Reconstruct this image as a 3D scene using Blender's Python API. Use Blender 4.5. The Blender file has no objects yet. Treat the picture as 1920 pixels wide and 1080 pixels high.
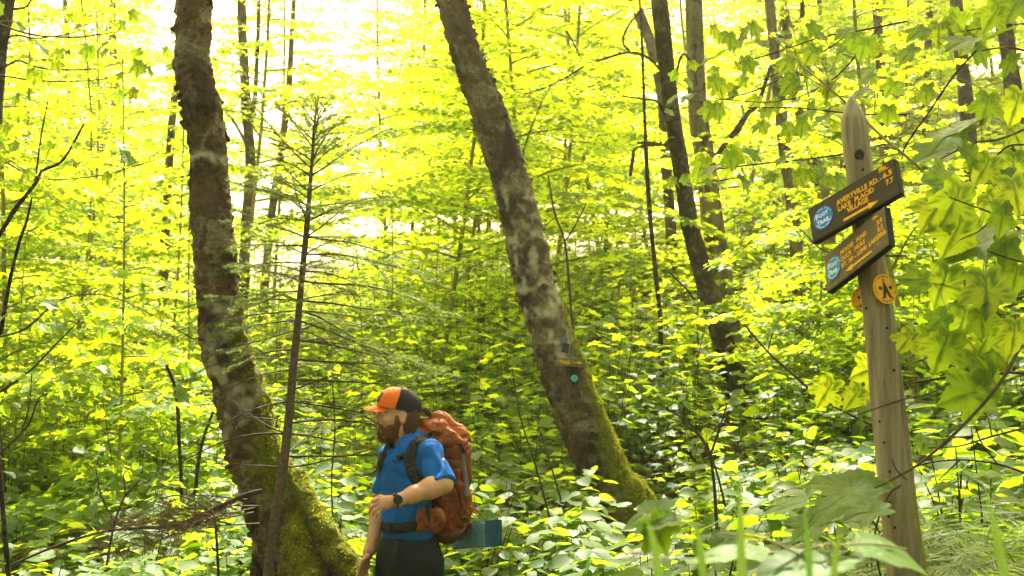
import bpy, math, random
import numpy as np
from mathutils import Vector, Matrix
from mathutils.bvhtree import BVHTree

# ------------------------------------------------------------------ camera, sky, sun, exposure
sc = bpy.context.scene
COL = sc.collection
FPX = 2133.0                      # focal length in photograph pixels (40 mm on a 36 mm sensor)
PITCH = math.atan(60 / FPX)
cam_d = bpy.data.cameras.new('camera')
cam_d.lens = 40.0
cam_d.sensor_width = 36.0
cam_d.clip_start = 0.05
cam_d.clip_end = 600
cam_d.dof.use_dof = True
cam_d.dof.focus_distance = 4.5
cam_d.dof.aperture_fstop = 6.0
cam = bpy.data.objects.new('camera', cam_d)
COL.objects.link(cam)
cam.location = (0, 0, 0)
cam.rotation_euler = (math.pi / 2 + PITCH, 0, 0)
sc.camera = cam

HAZE = 0.0013
SUN_AZ, SUN_EL = math.radians(3), math.radians(51)      # azimuth from +Y (view direction) towards +X
world = bpy.data.worlds.new('World')
sc.world = world
world.use_nodes = True
wn = world.node_tree
bg = wn.nodes['Background']
sky = wn.nodes.new('ShaderNodeTexSky')
sky.sky_type = 'NISHITA'
sky.sun_disc = False
sky.sun_elevation = SUN_EL
sky.sun_rotation = SUN_AZ
sky.air_density = 1.0
sky.dust_density = 6.0
sky.ozone_density = 0.6
warm = wn.nodes.new('ShaderNodeMix')          # hazy summer air: the whole sky a little whiter and warmer
warm.data_type = 'RGBA'
warm.blend_type = 'MULTIPLY'
warm.inputs[0].default_value = 1.0
warm.inputs[7].default_value = (1.18, 1.0, 0.62, 1)
wn.links.new(sky.outputs[0], warm.inputs[6])
wn.links.new(warm.outputs[2], bg.inputs[0])
bg.inputs[1].default_value = 0.15

sun_d = bpy.data.lights.new('sun', 'SUN')
sun_d.energy = 5.0
sun_d.angle = math.radians(0.6)
sun_d.color = (1.0, 0.93, 0.80)
sun = bpy.data.objects.new('sun', sun_d)
COL.objects.link(sun)
sdir = Vector((math.sin(SUN_AZ) * math.cos(SUN_EL), math.cos(SUN_AZ) * math.cos(SUN_EL), math.sin(SUN_EL)))
sun.rotation_euler = (-sdir).to_track_quat('-Z', 'Y').to_euler()

sc.view_settings.view_transform = 'Standard'
sc.view_settings.look = 'None'
sc.view_settings.gamma = 1.0
sc.view_settings.use_curve_mapping = False
sc.view_settings.exposure = 2.18
sc.render.engine = 'CYCLES'
cy = sc.cycles
cy.max_bounces = 9
cy.diffuse_bounces = 5
cy.glossy_bounces = 3
cy.transmission_bounces = 7
cy.transparent_max_bounces = 6
cy.use_denoising = True
cy.caustics_reflective = False
cy.caustics_refractive = False
cy.sample_clamp_indirect = 6.0

# ------------------------------------------------------------------ helpers
rnd = random.Random(7)
rng = np.random.default_rng(11)
CP, SP = math.cos(PITCH), math.sin(PITCH)


def P(px, py, Y):
    """The point at distance Y (metres along +Y) that the camera sees at photograph pixel px, py."""
    a = (px - 960) / FPX
    b = (540 - py) / FPX
    t = Y / (CP - b * SP)
    return Vector((t * a, Y, t * (SP + b * CP)))


def ray(px, py):
    return P(px, py, 1.0).normalized()


def proj(v):
    """Photograph pixel of a world point."""
    d = v[1] * CP + v[2] * SP
    u = -v[1] * SP + v[2] * CP
    return 960 + FPX * v[0] / d, 540 - FPX * u / d


_T = rng.random((64, 64, 64)).astype(np.float32)


def vnoise(p, s=1.0, seed=0):
    """Smooth value noise in -1..1 at points p (N,3) scaled by s."""
    q = np.asarray(p, float) * s + seed * 17.31
    i = np.floor(q).astype(int)
    f = q - i
    f = f * f * (3 - 2 * f)
    r = 0
    for dx in (0, 1):
        for dy in (0, 1):
            for dz in (0, 1):
                w = (f[:, 0] if dx else 1 - f[:, 0]) * (f[:, 1] if dy else 1 - f[:, 1]) * (f[:, 2] if dz else 1 - f[:, 2])
                r = r + w * _T[(i[:, 0] + dx) & 63, (i[:, 1] + dy) & 63, (i[:, 2] + dz) & 63]
    return r * 2 - 1


def fbm(p, s=1.0, o=4, seed=0):
    r, a, t = 0, 1.0, 0
    for k in range(o):
        r = r + a * vnoise(p, s * 2 ** k, seed + k)
        t += a
        a *= 0.5
    return r / t


def mesh_np(name, V, F, smooth=True):
    """A mesh from vertices (N,3) and a face array (M,k) or a list of such arrays."""
    me = bpy.data.meshes.new(name)
    V = np.asarray(V, np.float32)
    Fs = [np.asarray(f, np.int32) for f in (F if isinstance(F, list) else [F]) if len(f)]
    nl = sum(f.size for f in Fs)
    nf = sum(len(f) for f in Fs)
    me.vertices.add(len(V))
    me.vertices.foreach_set('co', V.ravel())
    me.loops.add(nl)
    me.loops.foreach_set('vertex_index', np.concatenate([f.ravel() for f in Fs]))
    me.polygons.add(nf)
    tot = np.concatenate([np.full(len(f), f.shape[1], np.int32) for f in Fs])
    st = np.concatenate([[0], np.cumsum(tot)[:-1]]).astype(np.int32)
    me.polygons.foreach_set('loop_start', st)
    me.polygons.foreach_set('loop_total', tot)
    me.polygons.foreach_set('use_smooth', np.full(nf, smooth))
    me.update(calc_edges=True)
    return me


def link(name, me, mat=None, parent=None, loc=None):
    o = bpy.data.objects.new(name, me)
    if mat is not None and me is not None and len(me.materials) == 0:
        for m in (mat if isinstance(mat, (list, tuple)) else [mat]):
            me.materials.append(m)
    COL.objects.link(o)
    if parent is not None:
        o.parent = parent
    if loc is not None:
        o.location = loc
    return o


def obj(name, V, F, mat, parent=None, smooth=True, loc=None):
    return link(name, mesh_np(name, V, F, smooth), mat, parent, loc)


def tag(o, label=None, cat=None, group=None, kind=None):
    if label: o['label'] = label
    if cat: o['category'] = cat
    if group: o['group'] = group
    if kind: o['kind'] = kind
    return o


def thing(name, label, cat, loc=(0, 0, 0), group=None):
    o = bpy.data.objects.new(name, None)
    o.empty_display_size = 0.1
    COL.objects.link(o)
    o.location = loc
    return tag(o, label, cat, group)


def dup(root, loc, rotz=0.0, scale=1.0, label=None, group=None):
    r = root.copy()
    COL.objects.link(r)
    r.location = loc
    r.rotation_euler = (0, 0, rotz)
    r.scale = (scale,) * 3 if not isinstance(scale, tuple) else scale
    if label: r['label'] = label
    if group: r['group'] = group
    for ch in list(root.children):
        c = ch.copy()
        COL.objects.link(c)
        c.parent = r
        for g in list(ch.children):
            d = g.copy()
            COL.objects.link(d)
            d.parent = c
    return r


def smooth_path(pts, n):
    """Catmull-Rom resampling of rows (any width) to n rows."""
    A = np.array(pts, float)
    A = np.vstack([2 * A[0] - A[1], A, 2 * A[-1] - A[-2]])
    m = len(A) - 3
    out = []
    for t in np.linspace(0, m - 1e-6, n):
        i = int(t)
        u = t - i
        p0, p1, p2, p3 = A[i:i + 4]
        out.append(0.5 * (2 * p1 + (p2 - p0) * u + (2 * p0 - 5 * p1 + 4 * p2 - p3) * u * u + (3 * p1 - p0 - 3 * p2 + p3) * u ** 3))
    return np.array(out)


def tube(pts, rad, n=6, cap=True):
    pts = np.asarray(pts, float)
    m = len(pts)
    rad = np.broadcast_to(np.asarray(rad, float), (m,))
    T = np.gradient(pts, axis=0)
    T /= np.linalg.norm(T, axis=1)[:, None] + 1e-12
    ref = np.array([0, 0, 1.0]) if abs(T[0][2]) < 0.9 else np.array([1.0, 0, 0])
    u = np.cross(T[0], ref)
    u /= np.linalg.norm(u)
    V = np.zeros((m, n, 3))
    ang = np.arange(n) * 2 * math.pi / n
    for i in range(m):
        u = u - T[i] * np.dot(u, T[i])
        u /= np.linalg.norm(u) + 1e-12
        v = np.cross(T[i], u)
        V[i] = pts[i] + rad[i] * (np.cos(ang)[:, None] * u + np.sin(ang)[:, None] * v)
    V = V.reshape(-1, 3)
    k = np.arange(n)
    F = np.concatenate([np.stack([i * n + k, i * n + (k + 1) % n, (i + 1) * n + (k + 1) % n, (i + 1) * n + k], 1) for i in range(m - 1)])
    return V, F


class Bag:
    """Collects quads and triangles into one mesh."""
    def __init__(s):
        s.V, s.Q, s.T, s.n = [], [], [], 0

    def add(s, V, F):
        F = np.asarray(F)
        if len(F) == 0:
            return
        (s.Q if F.shape[1] == 4 else s.T).append(F + s.n)
        s.V.append(np.asarray(V, float))
        s.n += len(V)

    def tube(s, pts, rad, n=6):
        s.add(*tube(pts, rad, n))

    def data(s):
        V = np.concatenate(s.V) if s.V else np.zeros((0, 3))
        return V, [np.concatenate(x) for x in (s.Q, s.T) if x]

    def mesh(s, name, smooth=True, off=(0, 0, 0)):
        V, F = s.data()
        return mesh_np(name, V - np.array(off), F, smooth)

    def obj(s, name, mat, parent=None, smooth=True, off=(0, 0, 0)):
        return link(name, s.mesh(name, smooth, off), mat, parent)


def box(c, X, Y, Z):
    """Box with centre c and half-extent vectors X, Y, Z."""
    c, X, Y, Z = map(lambda a: np.array(a, float), (c, X, Y, Z))
    V = np.array([c + i * X + j * Y + k * Z for i in (-1, 1) for j in (-1, 1) for k in (-1, 1)])
    F = [[0, 1, 3, 2], [4, 6, 7, 5], [0, 4, 5, 1], [2, 3, 7, 6], [0, 2, 6, 4], [1, 5, 7, 3]]
    return V, np.array(F)


def bevel_box(c, X, Y, Z, b):
    """Box with chamfered edges as a convex 24-vertex shape; built through bmesh."""
    import bmesh
    V, F = box(c, X, Y, Z)
    bm = bmesh.new()
    vs = [bm.verts.new(v) for v in V]
    for f in F:
        bm.faces.new([vs[i] for i in f])
    bmesh.ops.recalc_face_normals(bm, faces=bm.faces)
    bmesh.ops.bevel(bm, geom=list(bm.edges), offset=b, segments=2, affect='EDGES')
    bmesh.ops.triangulate(bm, faces=bm.faces)
    bm.verts.index_update()
    V = np.array([v.co[:] for v in bm.verts])
    F = np.array([[v.index for v in f.verts] for f in bm.faces])
    bm.free()
    return V, F


def norm_rows(A):
    return A / (np.linalg.norm(A, axis=1)[:, None] + 1e-12)


def scatter(tv, tf, pos, dirs, nors, scl, wid=None):
    """Copies of a template (length along x, width y, up z) joined into arrays."""
    pos, dirs, nors = (np.asarray(a, float) for a in (pos, dirs, nors))
    x = norm_rows(dirs)
    z = nors - x * np.sum(nors * x, 1)[:, None]
    z = norm_rows(z)
    y = np.cross(z, x)
    scl = np.broadcast_to(np.asarray(scl, float), (len(pos),))
    wid = scl if wid is None else wid
    V = (pos[:, None, :] + tv[None, :, 0, None] * x[:, None, :] * scl[:, None, None]
         + tv[None, :, 1, None] * y[:, None, :] * wid[:, None, None] + tv[None, :, 2, None] * z[:, None, :] * scl[:, None, None])
    F = tf[None] + (np.arange(len(pos)) * len(tv))[:, None, None]
    return V.reshape(-1, 3), F.reshape(-1, tf.shape[1])


# ---- smooth implicit shapes on a grid, turned into meshes with surface nets
class Field:
    def __init__(s, lo, hi, h):
        s.lo, s.h = np.array(lo, float), h
        s.n = np.ceil((np.array(hi, float) - s.lo) / h).astype(int) + 1
        s.G = np.full(s.n, 0.5, np.float32)

    def block(s, blo, bhi):
        a = np.clip(np.floor((np.array(blo) - s.lo) / s.h).astype(int), 0, s.n)
        b = np.clip(np.ceil((np.array(bhi) - s.lo) / s.h).astype(int) + 1, 0, s.n)
        ax = [s.lo[i] + s.h * np.arange(a[i], b[i]) for i in range(3)]
        X = np.stack(np.meshgrid(*ax, indexing='ij'), -1)
        return (slice(a[0], b[0]), slice(a[1], b[1]), slice(a[2], b[2])), X.astype(np.float32)

    def add(s, fn, blo, bhi, k=0.01, op='u'):
        m = k + 3 * s.h
        sl, X = s.block(np.array(blo) - m, np.array(bhi) + m)
        if 0 in X.shape:
            return
        d = fn(X).astype(np.float32)
        g = s.G[sl]
        if op == 'u':
            hh = np.maximum(k - np.abs(g - d), 0) / k
            s.G[sl] = np.minimum(g, d) - hh * hh * k * 0.25
        elif op == 's':
            hh = np.maximum(k - np.abs(g + d), 0) / k
            s.G[sl] = np.maximum(g, -d) + hh * hh * k * 0.25
        elif op == 'i':
            s.G[sl] = np.maximum(g, d)

    def cone(s, a, b, ra, rb, k=0.01, op='u', cut=None):
        a, b = np.array(a, np.float32), np.array(b, np.float32)
        ab = b - a
        L2 = float(ab @ ab) + 1e-12

        def fn(X):
            t = np.clip(((X - a) @ ab) / L2, 0, 1)
            d = np.linalg.norm(X - (a + t[..., None] * ab), axis=-1) - (ra + t * (rb - ra))
            if cut is not None:
                d = np.maximum(d, (X - np.array(cut[0], np.float32)) @ np.array(cut[1], np.float32))
            return d
        r = max(ra, rb)
        s.add(fn, np.minimum(a, b) - r, np.maximum(a, b) + r, k, op)

    def chain(s, pts, rads, k=0.01, op='u'):
        for i in range(len(pts) - 1):
            s.cone(pts[i], pts[i + 1], rads[i], rads[i + 1], k, op)

    def ell(s, c, r, M=None, k=0.01, op='u', cut=None):
        """Ellipsoid: M rows are its unit axes."""
        c = np.array(c, np.float32)
        M = np.eye(3, dtype=np.float32) if M is None else np.array(M, np.float32)
        r = np.array(r, np.float32)

        def fn(X):
            p = (X - c) @ M.T
            k0 = np.linalg.norm(p / r, axis=-1)
            k1 = np.linalg.norm(p / (r * r), axis=-1) + 1e-9
            d = k0 * (k0 - 1) / k1
            if cut is not None:
                d = np.maximum(d, (X - np.array(cut[0], np.float32)) @ np.array(cut[1], np.float32))
            return d
        e = np.abs(M.T) @ r
        s.add(fn, c - e, c + e, k, op)

    def rbox(s, c, r, M, rad, k=0.01, op='u', warp=None):
        c = np.array(c, np.float32)
        M = np.array(M, np.float32)
        r = np.array(r, np.float32)

        def fn(X):
            p = (X - c) @ M.T
            if warp: p = warp(p)
            q = np.abs(p) - (r - rad)
            return np.linalg.norm(np.maximum(q, 0), axis=-1) + np.minimum(q.max(-1), 0) - rad
        e = np.abs(M.T) @ r + (0.03 if warp else 0)
        s.add(fn, c - e, c + e, k, op)

    def nets(s):
        G = s.G
        ins = G < 0
        nx, ny, nz = (d - 1 for d in G.shape)
        cnt = np.zeros((nx, ny, nz), np.int8)
        for i in (0, 1):
            for j in (0, 1):
                for k in (0, 1):
                    cnt += ins[i:i + nx, j:j + ny, k:k + nz]
        cells = np.argwhere((cnt > 0) & (cnt < 8))
        idx = np.full((nx, ny, nz), -1, np.int32)
        idx[tuple(cells.T)] = np.arange(len(cells))
        acc = np.zeros((len(cells), 3))
        num = np.zeros(len(cells))
        corners = [(i, j, k) for i in (0, 1) for j in (0, 1) for k in (0, 1)]
        for a in corners:
            for ax in range(3):
                if a[ax]:
                    continue
                b = list(a)
                b[ax] = 1
                ca, cb = cells + np.array(a), cells + np.array(b)
                ga, gb = G[tuple(ca.T)], G[tuple(cb.T)]
                m = (ga < 0) != (gb < 0)
                t = ga[m] / (ga[m] - gb[m])
                acc[m] += ca[m] + (cb[m] - ca[m]) * t[:, None]
                num[m] += 1
        V = s.lo + s.h * acc / num[:, None]
        Q = []
        for ax in range(3):
            o1, o2 = [(1, 2), (2, 0), (0, 1)][ax]
            sa = [slice(None)] * 3
            sb = [slice(None)] * 3
            sa[ax] = slice(0, -1)
            sb[ax] = slice(1, None)
            A, B = ins[tuple(sa)], ins[tuple(sb)]
            for flip in (False, True):
                e = np.argwhere((A & ~B) if not flip else (~A & B))
                e = e[(e[:, o1] > 0) & (e[:, o2] > 0) & (e[:, o1] < G.shape[o1] - 1) & (e[:, o2] < G.shape[o2] - 1)]
                q = []
                for d1, d2 in ((1, 1), (0, 1), (0, 0), (1, 0)):
                    c = e.copy()
                    c[:, o1] -= d1
                    c[:, o2] -= d2
                    q.append(idx[tuple(c.T)])
                q = np.stack(q, 1)
                if flip:
                    q = q[:, ::-1]
                Q.append(q)
        return V, np.concatenate(Q)


def vnormals(V, Q):
    a, b, c = V[Q[:, 0]], V[Q[:, 1]], V[Q[:, 2]]
    n = np.cross(b - a, c - a)
    N = np.zeros_like(V)
    for i in range(Q.shape[1]):
        np.add.at(N, Q[:, i], n)
    return norm_rows(N)


def set_attr(me, name, vals):
    at = me.attributes.new(name, 'FLOAT', 'POINT')
    at.data.foreach_set('value', np.asarray(vals, np.float32))


# ------------------------------------------------------------------ materials
def nt(name):
    m = bpy.data.materials.new(name)
    m.use_nodes = True
    t = m.node_tree
    b = t.nodes['Principled BSDF']
    return m, t, b


def nn(t, kind, **kw):
    n = t.nodes.new(kind)
    for k, v in kw.items():
        setattr(n, k, v)
    return n


def ramp(t, fac, stops, interp='LINEAR'):
    r = nn(t, 'ShaderNodeValToRGB')
    r.color_ramp.interpolation = interp
    e = r.color_ramp.elements
    while len(e) < len(stops):
        e.new(0.5)
    for x, (p, c) in zip(e, stops):
        x.position = p
        x.color = (*c, 1) if len(c) == 3 else c
    if fac is not None:
        t.links.new(fac, r.inputs[0])
    return r.outputs[0]


def tex(t, scale, detail=4, rough=0.6, vec=None, mapscale=None, kind='noise', dist=0.0):
    if vec is None:
        vec = nn(t, 'ShaderNodeTexCoord').outputs['Object']
    if mapscale:
        mp = nn(t, 'ShaderNodeMapping')
        mp.inputs['Scale'].default_value = mapscale
        t.links.new(vec, mp.inputs[0])
        vec = mp.outputs[0]
    if kind == 'noise':
        n = nn(t, 'ShaderNodeTexNoise')
        n.inputs['Scale'].default_value = scale
        n.inputs['Detail'].default_value = detail
        n.inputs['Roughness'].default_value = rough
        n.inputs['Distortion'].default_value = dist
        t.links.new(vec, n.inputs['Vector'])
        return n.outputs[0]
    n = nn(t, 'ShaderNodeTexVoronoi')
    n.inputs['Scale'].default_value = scale
    t.links.new(vec, n.inputs['Vector'])
    return n.outputs[0]


def mixc(t, fac, a, b, mode='MIX'):
    m = nn(t, 'ShaderNodeMix', data_type='RGBA', blend_type=mode)
    for i, s in ((0, fac), (6, a), (7, b)):
        if hasattr(s, 'is_output') or hasattr(s, 'links'):
            t.links.new(s, m.inputs[i])
        elif isinstance(s, (int, float)):
            m.inputs[i].default_value = s
        else:
            m.inputs[i].default_value = (*s, 1)
    return m.outputs[2]


def bump(t, b, h, strength=0.5, dist=0.01):
    n = nn(t, 'ShaderNodeBump')
    n.inputs['Strength'].default_value = strength
    n.inputs['Distance'].default_value = dist
    t.links.new(h, n.inputs['Height'])
    t.links.new(n.outputs[0], b.inputs['Normal'])


def plain(name, col, rough=0.6, var=0.25, scale=20, bs=0.3, bd=0.002, spec=0.2, mapscale=None, metal=0.0):
    m, t, b = nt(name)
    n = tex(t, scale, 5, 0.65, mapscale=mapscale)
    lo = tuple(c * (1 - var) for c in col)
    hi = tuple(min(1, c * (1 + var)) for c in col)
    t.links.new(ramp(t, n, [(0.3, lo), (0.7, hi)]), b.inputs['Base Color'])
    b.inputs['Roughness'].default_value = rough
    b.inputs['Specular IOR Level'].default_value = spec
    b.inputs['Metallic'].default_value = metal
    if bs:
        bump(t, b, n, bs, bd)
    return m


def leaf_mat(name, refl, trans, trf=0.5, rough=0.42, by='island', var=0.5, spec=0.5, veins=False):
    """Thin leaf: reflecting upper side plus light let through. refl/trans: list of colours a leaf may have."""
    m, t, b = nt(name)
    if by == 'island':
        r = nn(t, 'ShaderNodeNewGeometry').outputs['Random Per Island']
    else:
        r = nn(t, 'ShaderNodeObjectInfo').outputs['Random']
    n = len(refl)
    st = lambda cols: [(i / max(1, n - 1), c) for i, c in enumerate(cols)]
    a = ramp(t, r, st(refl))
    c = ramp(t, r, st(trans))
    if by == 'island':
        oi = nn(t, 'ShaderNodeObjectInfo').outputs['Random']
        k = ramp(t, oi, [(0, (0.72, 0.80, 0.8)), (1, (1.0, 1.0, 1.0))])
        a = mixc(t, 1.0, a, k, 'MULTIPLY')
        c = mixc(t, 1.0, c, k, 'MULTIPLY')
    if veins:
        at = nn(t, 'ShaderNodeAttribute', attribute_name='vein').outputs['Fac']
        a = mixc(t, at, a, tuple(min(1, 1.9 * q) for q in refl[0]))
        c = mixc(t, at, c, tuple(0.45 * q for q in trans[0]))
        nz = tex(t, 60, 3, 0.6)
        a = mixc(t, 0.35, a, ramp(t, nz, [(0.35, (0.5, 0.5, 0.5)), (0.65, (1, 1, 1))]), 'MULTIPLY')
        bump(t, b, nz, 0.25, 0.001)
    t.links.new(a, b.inputs['Base Color'])
    b.inputs['Roughness'].default_value = rough
    b.inputs['Specular IOR Level'].default_value = spec
    tr = nn(t, 'ShaderNodeBsdfTranslucent')
    t.links.new(c, tr.inputs[0])
    mx = nn(t, 'ShaderNodeMixShader')
    mx.inputs[0].default_value = trf
    t.links.new(b.outputs[0], mx.inputs[1])
    t.links.new(tr.outputs[0], mx.inputs[2])
    t.links.new(mx.outputs[0], t.nodes['Material Output'].inputs[0])
    return m


def bark_mat(name, dark, mid, pale, lichen=0.5, moss=True, scale=1.0, stretch=(1, 1, 0.35)):
    m, t, b = nt(name)
    n1 = tex(t, 9 * scale, 8, 0.68, mapscale=stretch, dist=0.4)
    n2 = tex(t, 42 * scale, 7, 0.75, mapscale=(1, 1, 1.3))
    n3 = tex(t, 5 * scale, 5, 0.6, mapscale=(1, 1, 1.3), dist=0.8)
    c = ramp(t, n1, [(0.30, dark), (0.50, mid), (0.68, tuple(1.45 * q for q in mid))])
    c = mixc(t, 0.55, c, ramp(t, n2, [(0.34, (0.22, 0.20, 0.18)), (0.5, (.95, .92, .88)), (0.66, (1.6, 1.5, 1.35))]), 'MULTIPLY')
    lm = ramp(t, n3, [(0.56 - 0.08 * lichen, (0, 0, 0)), (0.62 - 0.06 * lichen, (1, 1, 1))])
    lf = mixc(t, 1.0, lm, ramp(t, n2, [(0.38, (0.2, 0.2, 0.2)), (0.6, (1, 1, 1))]), 'MULTIPLY')
    c = mixc(t, mixc(t, min(1, lichen), (0, 0, 0), lf), c, pale)
    n5 = tex(t, 2.6 * scale, 5, 0.65, mapscale=(1, 1, .7), dist=1.2)
    c = mixc(t, 1.0, c, ramp(t, n5, [(.40, (.22, .21, .20)), (.52, (1, 1, 1))]), 'MULTIPLY')
    pa = nn(t, 'ShaderNodeAttribute', attribute_name='pale').outputs['Fac']
    c = mixc(t, pa, c, (.50, .45, .33))
    if moss:
        at = nn(t, 'ShaderNodeAttribute', attribute_name='moss').outputs['Fac']
        n4 = tex(t, 26, 6, 0.75)
        mc = ramp(t, n4, [(0.3, (0.035, 0.045, 0.006)), (0.5, (0.12, 0.14, 0.010)), (0.72, (0.24, 0.25, 0.02))])
        mm = nn(t, 'ShaderNodeMath', operation='MULTIPLY_ADD')
        t.links.new(n4, mm.inputs[0])
        mm.inputs[1].default_value = 1.6
        mm.inputs[2].default_value = -1.1
        ad = nn(t, 'ShaderNodeMath', operation='ADD')
        ad.use_clamp = True
        t.links.new(mm.outputs[0], ad.inputs[0])
        ml = nn(t, 'ShaderNodeMath', operation='MULTIPLY')
        t.links.new(at, ml.inputs[0])
        ml.inputs[1].default_value = 1.5
        t.links.new(ml.outputs[0], ad.inputs[1])
        c = mixc(t, ad.outputs[0], c, mc)
    t.links.new(c, b.inputs['Base Color'])
    b.inputs['Roughness'].default_value = 0.9
    b.inputs['Specular IOR Level'].default_value = 0.12
    h = nn(t, 'ShaderNodeMath', operation='ADD')
    t.links.new(n1, h.inputs[0])
    t.links.new(n2, h.inputs[1])
    bump(t, b, h.outputs[0], 1.0, 0.028)
    return m


M = {}
M['bark_left'] = bark_mat('bark_brown_lichen', (0.018, 0.012, 0.007), (0.115, 0.078, 0.040), (0.42, 0.37, 0.23), 0.62)
M['bark_centre'] = bark_mat('bark_grey_scaly', (0.020, 0.014, 0.009), (0.105, 0.076, 0.043), (0.40, 0.36, 0.24), 0.52)
M['bark_dark'] = bark_mat('bark_dark_mottled', (0.010, 0.010, 0.007), (0.035, 0.032, 0.022), (0.22, 0.21, 0.16), 0.45, scale=1.6)
M['bark_grey'] = bark_mat('bark_grey_furrowed', (0.05, 0.042, 0.03), (0.17, 0.145, 0.10), (0.30, 0.28, 0.2), 0.3, scale=1.4, stretch=(1, 1, 0.12))
M['bark_far'] = bark_mat('bark_distant', (0.035, 0.028, 0.018), (0.11, 0.09, 0.055), (0.25, 0.23, 0.16), 0.4, moss=False)
M['twig'] = plain('twig_brown', (0.045, 0.032, 0.020), 0.8, 0.4, 40)
M['twig_green'] = plain('twig_olive', (0.19, 0.17, 0.06), 0.75, 0.35, 40)
M['twig_dead'] = plain('twig_dead', (0.14, 0.09, 0.05), 0.9, 0.4, 30)
M['spruce_bark'] = plain('spruce_bark', (0.075, 0.052, 0.032), 0.9, 0.6, 60, 0.8, 0.006, 0.3)
YG_R = [(0.085, 0.17, 0.018), (0.12, 0.21, 0.02), (0.15, 0.24, 0.02), (0.10, 0.19, 0.02)]
YG_T = [(0.53, 0.73, 0.008), (0.74, 0.85, 0.010), (0.86, 0.91, 0.012), (0.64, 0.81, 0.010)]
M['leaf_far'] = leaf_mat('leaf_canopy', YG_R, YG_T, 0.70, 0.6, spec=.3)
M['leaf_mid'] = leaf_mat('leaf_understory', [(0.06, 0.13, 0.02), (0.10, 0.19, 0.025), (0.14, 0.22, 0.03)],
                         [(0.43, 0.62, 0.012), (0.61, 0.75, 0.015), (0.76, 0.83, 0.015)], 0.64, 0.5, spec=.35)
M['leaf_ground'] = leaf_mat('leaf_hobblebush', [(0.030, 0.080, 0.018), (0.06, 0.125, 0.025), (0.09, 0.15, 0.035), (0.04, 0.095, 0.02)],
                            [(0.30, 0.52, 0.015), (0.50, 0.70, 0.02), (0.68, 0.80, 0.02), (0.38, 0.58, 0.02)], 0.50, 0.52, spec=0.22)
M['leaf_one'] = leaf_mat('leaf_single_shrub', [(0.035, 0.085, 0.018), (0.06, 0.125, 0.025), (0.085, 0.15, 0.03)],
                         [(0.25, 0.45, 0.015), (0.42, 0.60, 0.02), (0.55, 0.70, 0.02)], 0.48, 0.52, by='object', spec=0.22, veins=True)
M['leaf_maple'] = leaf_mat('leaf_maple', [(0.05, 0.11, 0.018), (0.075, 0.15, 0.022), (0.10, 0.18, 0.025)],
                           [(0.24, 0.40, 0.012), (0.38, 0.54, 0.012), (0.52, 0.62, 0.015)], 0.48, 0.55, by='object', spec=0.18, veins=True)
M['fern'] = leaf_mat('fern_green', [(0.07, 0.15, 0.03), (0.11, 0.19, 0.045)], [(0.30, 0.50, 0.04), (0.45, 0.60, 0.06)], 0.45, 0.5)
M['grass'] = leaf_mat('grass_blade', [(0.05, 0.11, 0.02), (0.08, 0.14, 0.025)], [(0.07, 0.13, 0.012), (0.10, 0.16, 0.015)], 0.45, 0.6, by='object')
M['needle'] = leaf_mat('spruce_needle', [(0.07, 0.12, 0.04), (0.10, 0.16, 0.05), (0.13, 0.18, 0.05)],
                       [(0.20, 0.30, 0.04), (0.28, 0.38, 0.05), (0.36, 0.42, 0.05)], 0.42, 0.5)
M['moss'] = leaf_mat('moss_tuft', [(0.14, 0.15, 0.008), (0.27, 0.28, 0.012), (0.40, 0.37, 0.02)],
                     [(0.30, 0.34, 0.01), (0.42, 0.44, 0.02), (0.5, 0.48, 0.02)], 0.4, 0.8, spec=0.1)
M['flake'] = bark_mat('bark_flake', (0.03, 0.02, 0.013), (0.13, 0.09, 0.055), (0.3, 0.26, 0.18), 0.3, moss=False)
M['dead_leaf'] = leaf_mat('leaf_dead', [(0.20, 0.11, 0.05), (0.30, 0.19, 0.09), (0.14, 0.07, 0.03)], [(0.3, 0.15, 0.04)] * 3, 0.25, 0.7)
# ------------------------------------------------------------------ ground
CTRL = np.array([
    (0, 0, -1.35), (1.02, 2.95, -0.80), (3, 3, 0.05), (-3, 0, -1.9), (0, -6, -1.6), (6, -3, 0.3), (-8, -4, -2.4),
    (-0.5, 5.6, -2.22), (-3, 5, -2.2), (-1.35, 6.1, -1.80), (0.9, 8.8, -1.62), (2.0, 6.0, -1.20), (.6, 6.0, -1.75), (.85, 7.3, -1.72), (3.0, 15, -0.9), (6.5, 15, 0.5), (5.6, 11.5, .15), (2.45, 12.3, -1.15), (2.7, 13.6, -1.15), (2.0, 10, -1.3), (3.2, 20, .5), (6, 21, 2.0), (10, 18, 3.0), (8, 12, 1.6),
    (5, 7, 0.1), (-6, 12, -2.1), (-1.5, 11, -2.0), (-10, 25, -1.9), (0, 25, -0.4), (8, 25, 3.2), (-15, 40, -0.6), (0, 40, 1.0), (15, 40, 7.5),
    (20, 20, 5.0), (-20, 15, -2.8), (-20, 0, -3), (20, 0, 4.2), (40, 50, 12), (-40, 60, 0), (0, 70, 5), (-40, 0, -4), (40, 0, 8)], float)


def ground_z(x, y):
    x, y = np.asarray(x, float), np.asarray(y, float)
    d2 = (x[..., None] - CTRL[:, 0]) ** 2 + (y[..., None] - CTRL[:, 1]) ** 2
    w = 1 / (d2 + 0.25) ** 1.6
    z = (w * CTRL[:, 2]).sum(-1) / w.sum(-1)
    p = np.stack([x, y, np.zeros_like(x)], -1).reshape(-1, 3)
    return z + 0.07 * fbm(p, 0.9, 3, 5).reshape(x.shape)


def gz(x, y):
    return float(ground_z(np.array([x]), np.array([y]))[0])


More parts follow.
